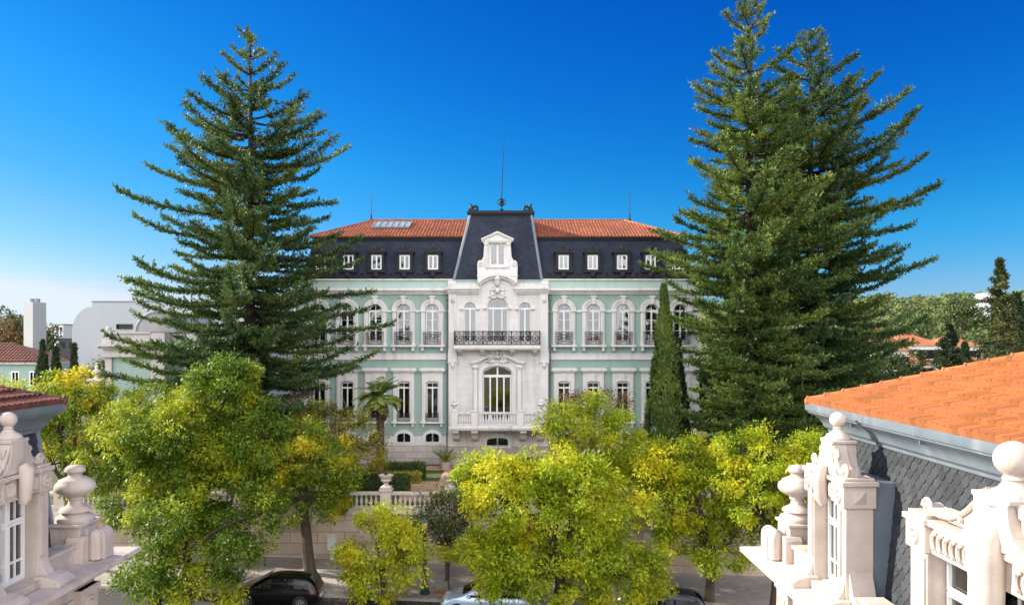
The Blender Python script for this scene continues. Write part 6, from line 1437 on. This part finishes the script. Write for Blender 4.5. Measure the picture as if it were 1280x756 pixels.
for i, (px, top, w, dd, lab, mt) in enumerate(((12, 386, 34, 95, 'tall dark tree behind the low green house', 'pine_dark'), (6, 400, 30, 90, 'reddish brown tree at the far left behind the low green house', 'leaf_red'), (58, 400, 16, 90, 'slim dark tree right behind the tall chimney', 'pine_dark'), (28, 398, 20, 92, 'dark tree touching the left side of the tall chimney', 'pine_dark'))):
    tree('broadleaf_tree', px, dd, [(px, top + 14, w * 0.45, 14), (px - w * 0.2, top + 30, w * 0.5, 18), (px + w * 0.2, top + 36, w * 0.5, 20), (px, top + 50, w * 0.5, 20)], mt, lab, 300 + i, zg=4.2, tr=0.25, leaf=0.4, per=40, spacing=1.2, clump=0.8, twigs=10)
# ------------------------------------------------------------------ right side beyond
V = []; F = []; xs2 = np.linspace(20, 760, 60); ys2 = np.linspace(300, 980, 50)
for yv in ys2:
    for xv in xs2: V.append((xv, yv, hill_z(xv, yv)))
n2 = len(xs2); F = [(j * n2 + i, j * n2 + i + 1, (j + 1) * n2 + i + 1, (j + 1) * n2 + i) for j in range(len(ys2) - 1) for i in range(n2 - 1)]
M['hillmat'] = mat('hill_scrub', (0.09, 0.11, 0.04), 0.95, (0.2, 0.17, 0.1), 0.02, 0.8, 0.3, 0.5)
tag(mesh_np('hill', V, F, M['hillmat'], smooth=True), kind='structure')
rs = np.random.RandomState(77); lv = []; 
PP = []; DD = []; LL = []
cnt = 0
for k in range(2600):
    yv = rs.uniform(310, 660); xv = rs.uniform(0.42, 0.68) * yv
    z = hill_z(xv, yv)
    if z < 4: continue
    r = rs.uniform(2.5, 5.5) * (1.6 if rs.rand() < 0.05 else 1); m = 90
    dv = unit(rs.normal(size=(m, 3))); dv[:, 2] = np.abs(dv[:, 2]) * 0.9 - 0.15
    PP.append(np.array([xv, yv, z + r * 0.55]) + dv * r * rs.uniform(0.7, 1.05, (m, 1)) * [1, 1, 0.8]); DD.append(dv); LL.append(np.full(m, r * 0.42))
PP = np.concatenate(PP); DD = np.concatenate(DD); LL = np.concatenate(LL); N = len(PP)
V, F = rhombs(PP, unit(DD * 0.3 + rs.normal(size=(N, 3)) * 0.7), unit(DD + rs.normal(size=(N, 3)) * 0.4), LL, LL * 0.75)
fo = mesh_np('hillside_wood', V, F, M['forest']); tag(fo, kind='stuff')
# round white building on the hill
d = 345.0; x = px_(1229, d); o = empty('round_building', (x, d, pz_(392, d)), 'round white building with a flat drum top on the wooded hill', 'building')
b = MB(); rr = 9 * d / 1000; zb = pz_(385, d); b.lathe([(rr, -6), (rr, 4.2), (rr * 1.1, 4.3), (rr * 1.1, 5.0), (rr * 0.9, 5.05), (rr * 0.9, 6.2), (0.1, 6.5)], x, d, zb, 28); b.box(x - 13 * .345, x + 4 * .345, d - 3, d + 3, zb - 6, zb + 1.2); b.build('wall', M['rock_white'], o)
b = MB()
for k in range(20): a = k * math.pi / 10; b.box(x + rr * 1.003 * math.cos(a) - 0.35, x + rr * 1.003 * math.cos(a) + 0.35, d + rr * 1.003 * math.sin(a) - 0.35, d + rr * 1.003 * math.sin(a) + 0.35, zb + 2.2, zb + 3.6)
b.build('window_band', M['car_glass'], o, smooth=False)
def rhouse(px0, px1, py_e, py_r, d, dep, label, wallm='rock_white', wins=6, z0=4.0, roofm='tile_far'):
    a, c = px_(px0, d), px_(px1, d); ze = pz_(py_e, d); zr = pz_(py_r, d + dep / 2); o = empty('tiled_house', ((a + c) / 2, d + dep / 2, z0), label, 'house')
    b = MB(); b.box(a, c, d, d + dep, z0, ze); b.build('wall', M[wallm], o, smooth=False)
    b = MB(); h = 0.4
    b.add([(a - h, d - h, ze - 0.1), (c + h, d - h, ze - 0.1), (c + h, d + dep + h, ze - 0.1), (a - h, d + dep + h, ze - 0.1), (a + dep * 0.35, d + dep / 2, zr), (c - dep * 0.35, d + dep / 2, zr)], [(0, 1, 5, 4), (1, 2, 5), (2, 3, 4, 5), (3, 0, 4), (0, 3, 2, 1)]); rf = b.build('roof', M['roof_far'], o, smooth=False)
    b = MB(); ridge_run(b, (a + dep * 0.35, d + dep / 2, zr), (c - dep * 0.35, d + dep / 2, zr), 20, 0.2); b.build('ridge_tiles', M['tile_far'], rf)
    for k in range(wins):
        x = a + (c - a) * (k + 0.5) / wins; q = MB(); q.box(x - 0.6, x + 0.6, d - 0.03, d + 0.02, ze - 2.6, ze - 0.9); q.build('window', M['car_glass'], o, smooth=False)
M['roof_far'] = mat('roof_far', (0.36, 0.13, 0.06), 0.8, (0.27, 0.1, 0.05), 0.35, 0.8, 0.3, 3)
rhouse(1118, 1180, 431, 418, 150, 10, 'orange roofed white house in the valley right of the dark araucaria', wins=8)
rhouse(1178, 1226, 432, 419, 152, 10, 'second orange roofed house in the valley, behind the dark pine', wins=6)
rhouse(1138, 1172, 452, 445, 118, 7, 'smaller orange house below the valley houses with tan walls', 'cream', 4, 3.0)
rhouse(1090, 1136, 437, 412, 105, 9, 'grey white house partly hidden by the dark araucaria branches', wins=5)
rhouse(1195, 1240, 455, 440, 112, 8, 'tan tiled house tucked between the two dark pines', 'cream', 4, 3.0)
# conifers at the right
def conifer(px, d, top, zg, wd, label, seed, mt='pine_dark'):
    s = d / 1000; X = (px - 640) * s; zt = H - (top - 425) * s; rs = np.random.RandomState(seed); rnd = random.Random(seed); root = empty('conifer', (X, d, zg), label, 'tree'); h = zt - zg
    b = MB(); b.tube([(X, d, zg - 0.2), (X, d, zt - 0.3)], [0.3, 0.03], 8); C = []
    for k in range(190):
        t = ((k + rnd.random()) / 190) ** 0.85; a = rnd.uniform(0, 6.28); L = wd / 2 * (min(1, (1 - t) * 1.35)) ** 0.9 * rnd.uniform(0.35, 1.18) + 0.04
        z = zg + h * (0.06 + 0.93 * t); e = Vector((X + L * math.cos(a), d + L * math.sin(a), z + L * rnd.uniform(0.0, 0.55)))
        b.tube([(X, d, z), e], [0.05, 0.012], 4)
        for q in (0.45, 0.75, 1.0): C.append((X + (e.x - X) * q, d + (e.y - d) * q, z + (e.z - z) * q, (0.36 + 0.1 * (1 - q)) * (0.22 + 0.85 * min(1, (1 - t) * 1.5))))
    b.build('trunk', M['bark'], root)
    C = np.array(C); m = 34; idx = np.repeat(np.arange(len(C)), m); N = len(idx)
    off = unit(rs.normal(size=(N, 3))) * rs.uniform(0, 1, (N, 1)) ** 0.5 * C[idx, 3:4] * [1.15, 1.15, 0.8]
    P = C[idx, :3] + off; Dr = unit(off + rs.normal(size=(N, 3)) * 0.2 + [0, 0, 0.12]); L = rs.uniform(0.16, 0.34, N)
    V, F = rhombs(P, Dr, unit(rs.normal(size=(N, 3))), L, L * 0.35); mesh_np('crown', V, F, M[mt], root)
conifer(1250, 60, 322, 2.8, 4.6, 'tall ragged conifer behind the orange roof at the right', 501)
conifer(1187, 72, 405, 2.8, 4.6, 'short dark pine behind the orange roof, left of the ragged conifer', 502, 'cypress_dark')
conifer(1271, 64, 366, 2.8, 3.4, 'dark green cone shaped conifer at the right edge beside the ragged one', 503, 'cypress_dark')
conifer(1206, 78, 428, 2.8, 4.0, 'low dark pine between the orange roof and the valley houses', 504, 'cypress_dark')
tree('broadleaf_tree', 1115, 75, [(1100, 470, 40, 25), (1125, 462, 30, 25), (1075, 480, 40, 30), (1110, 500, 50, 30)], 'pine_dark', 'dark bushy tree under the right branches of the dark araucaria', 601, zg=2.8, tr=0.25, leaf=0.3, per=60, spacing=1.1)
for i, (px, top, dd, r, lab) in enumerate(((1202, 374, 300, 24, 'broad umbrella pine on the wooded hill left of the round building'), (1150, 392, 260, 14, 'small pine crown on the hill above the valley houses'))):
    tree('broadleaf_tree', px, dd, [(px, top + 10, r, 11), (px + r * 0.4, top + 22, r * 0.8, 10), (px - r * 0.4, top + 20, r * 0.7, 10)], 'forest', lab, 620 + i, zg=8, tr=0.5, leaf=1.0, per=40, spacing=2.4, clump=1.8, twigs=6)
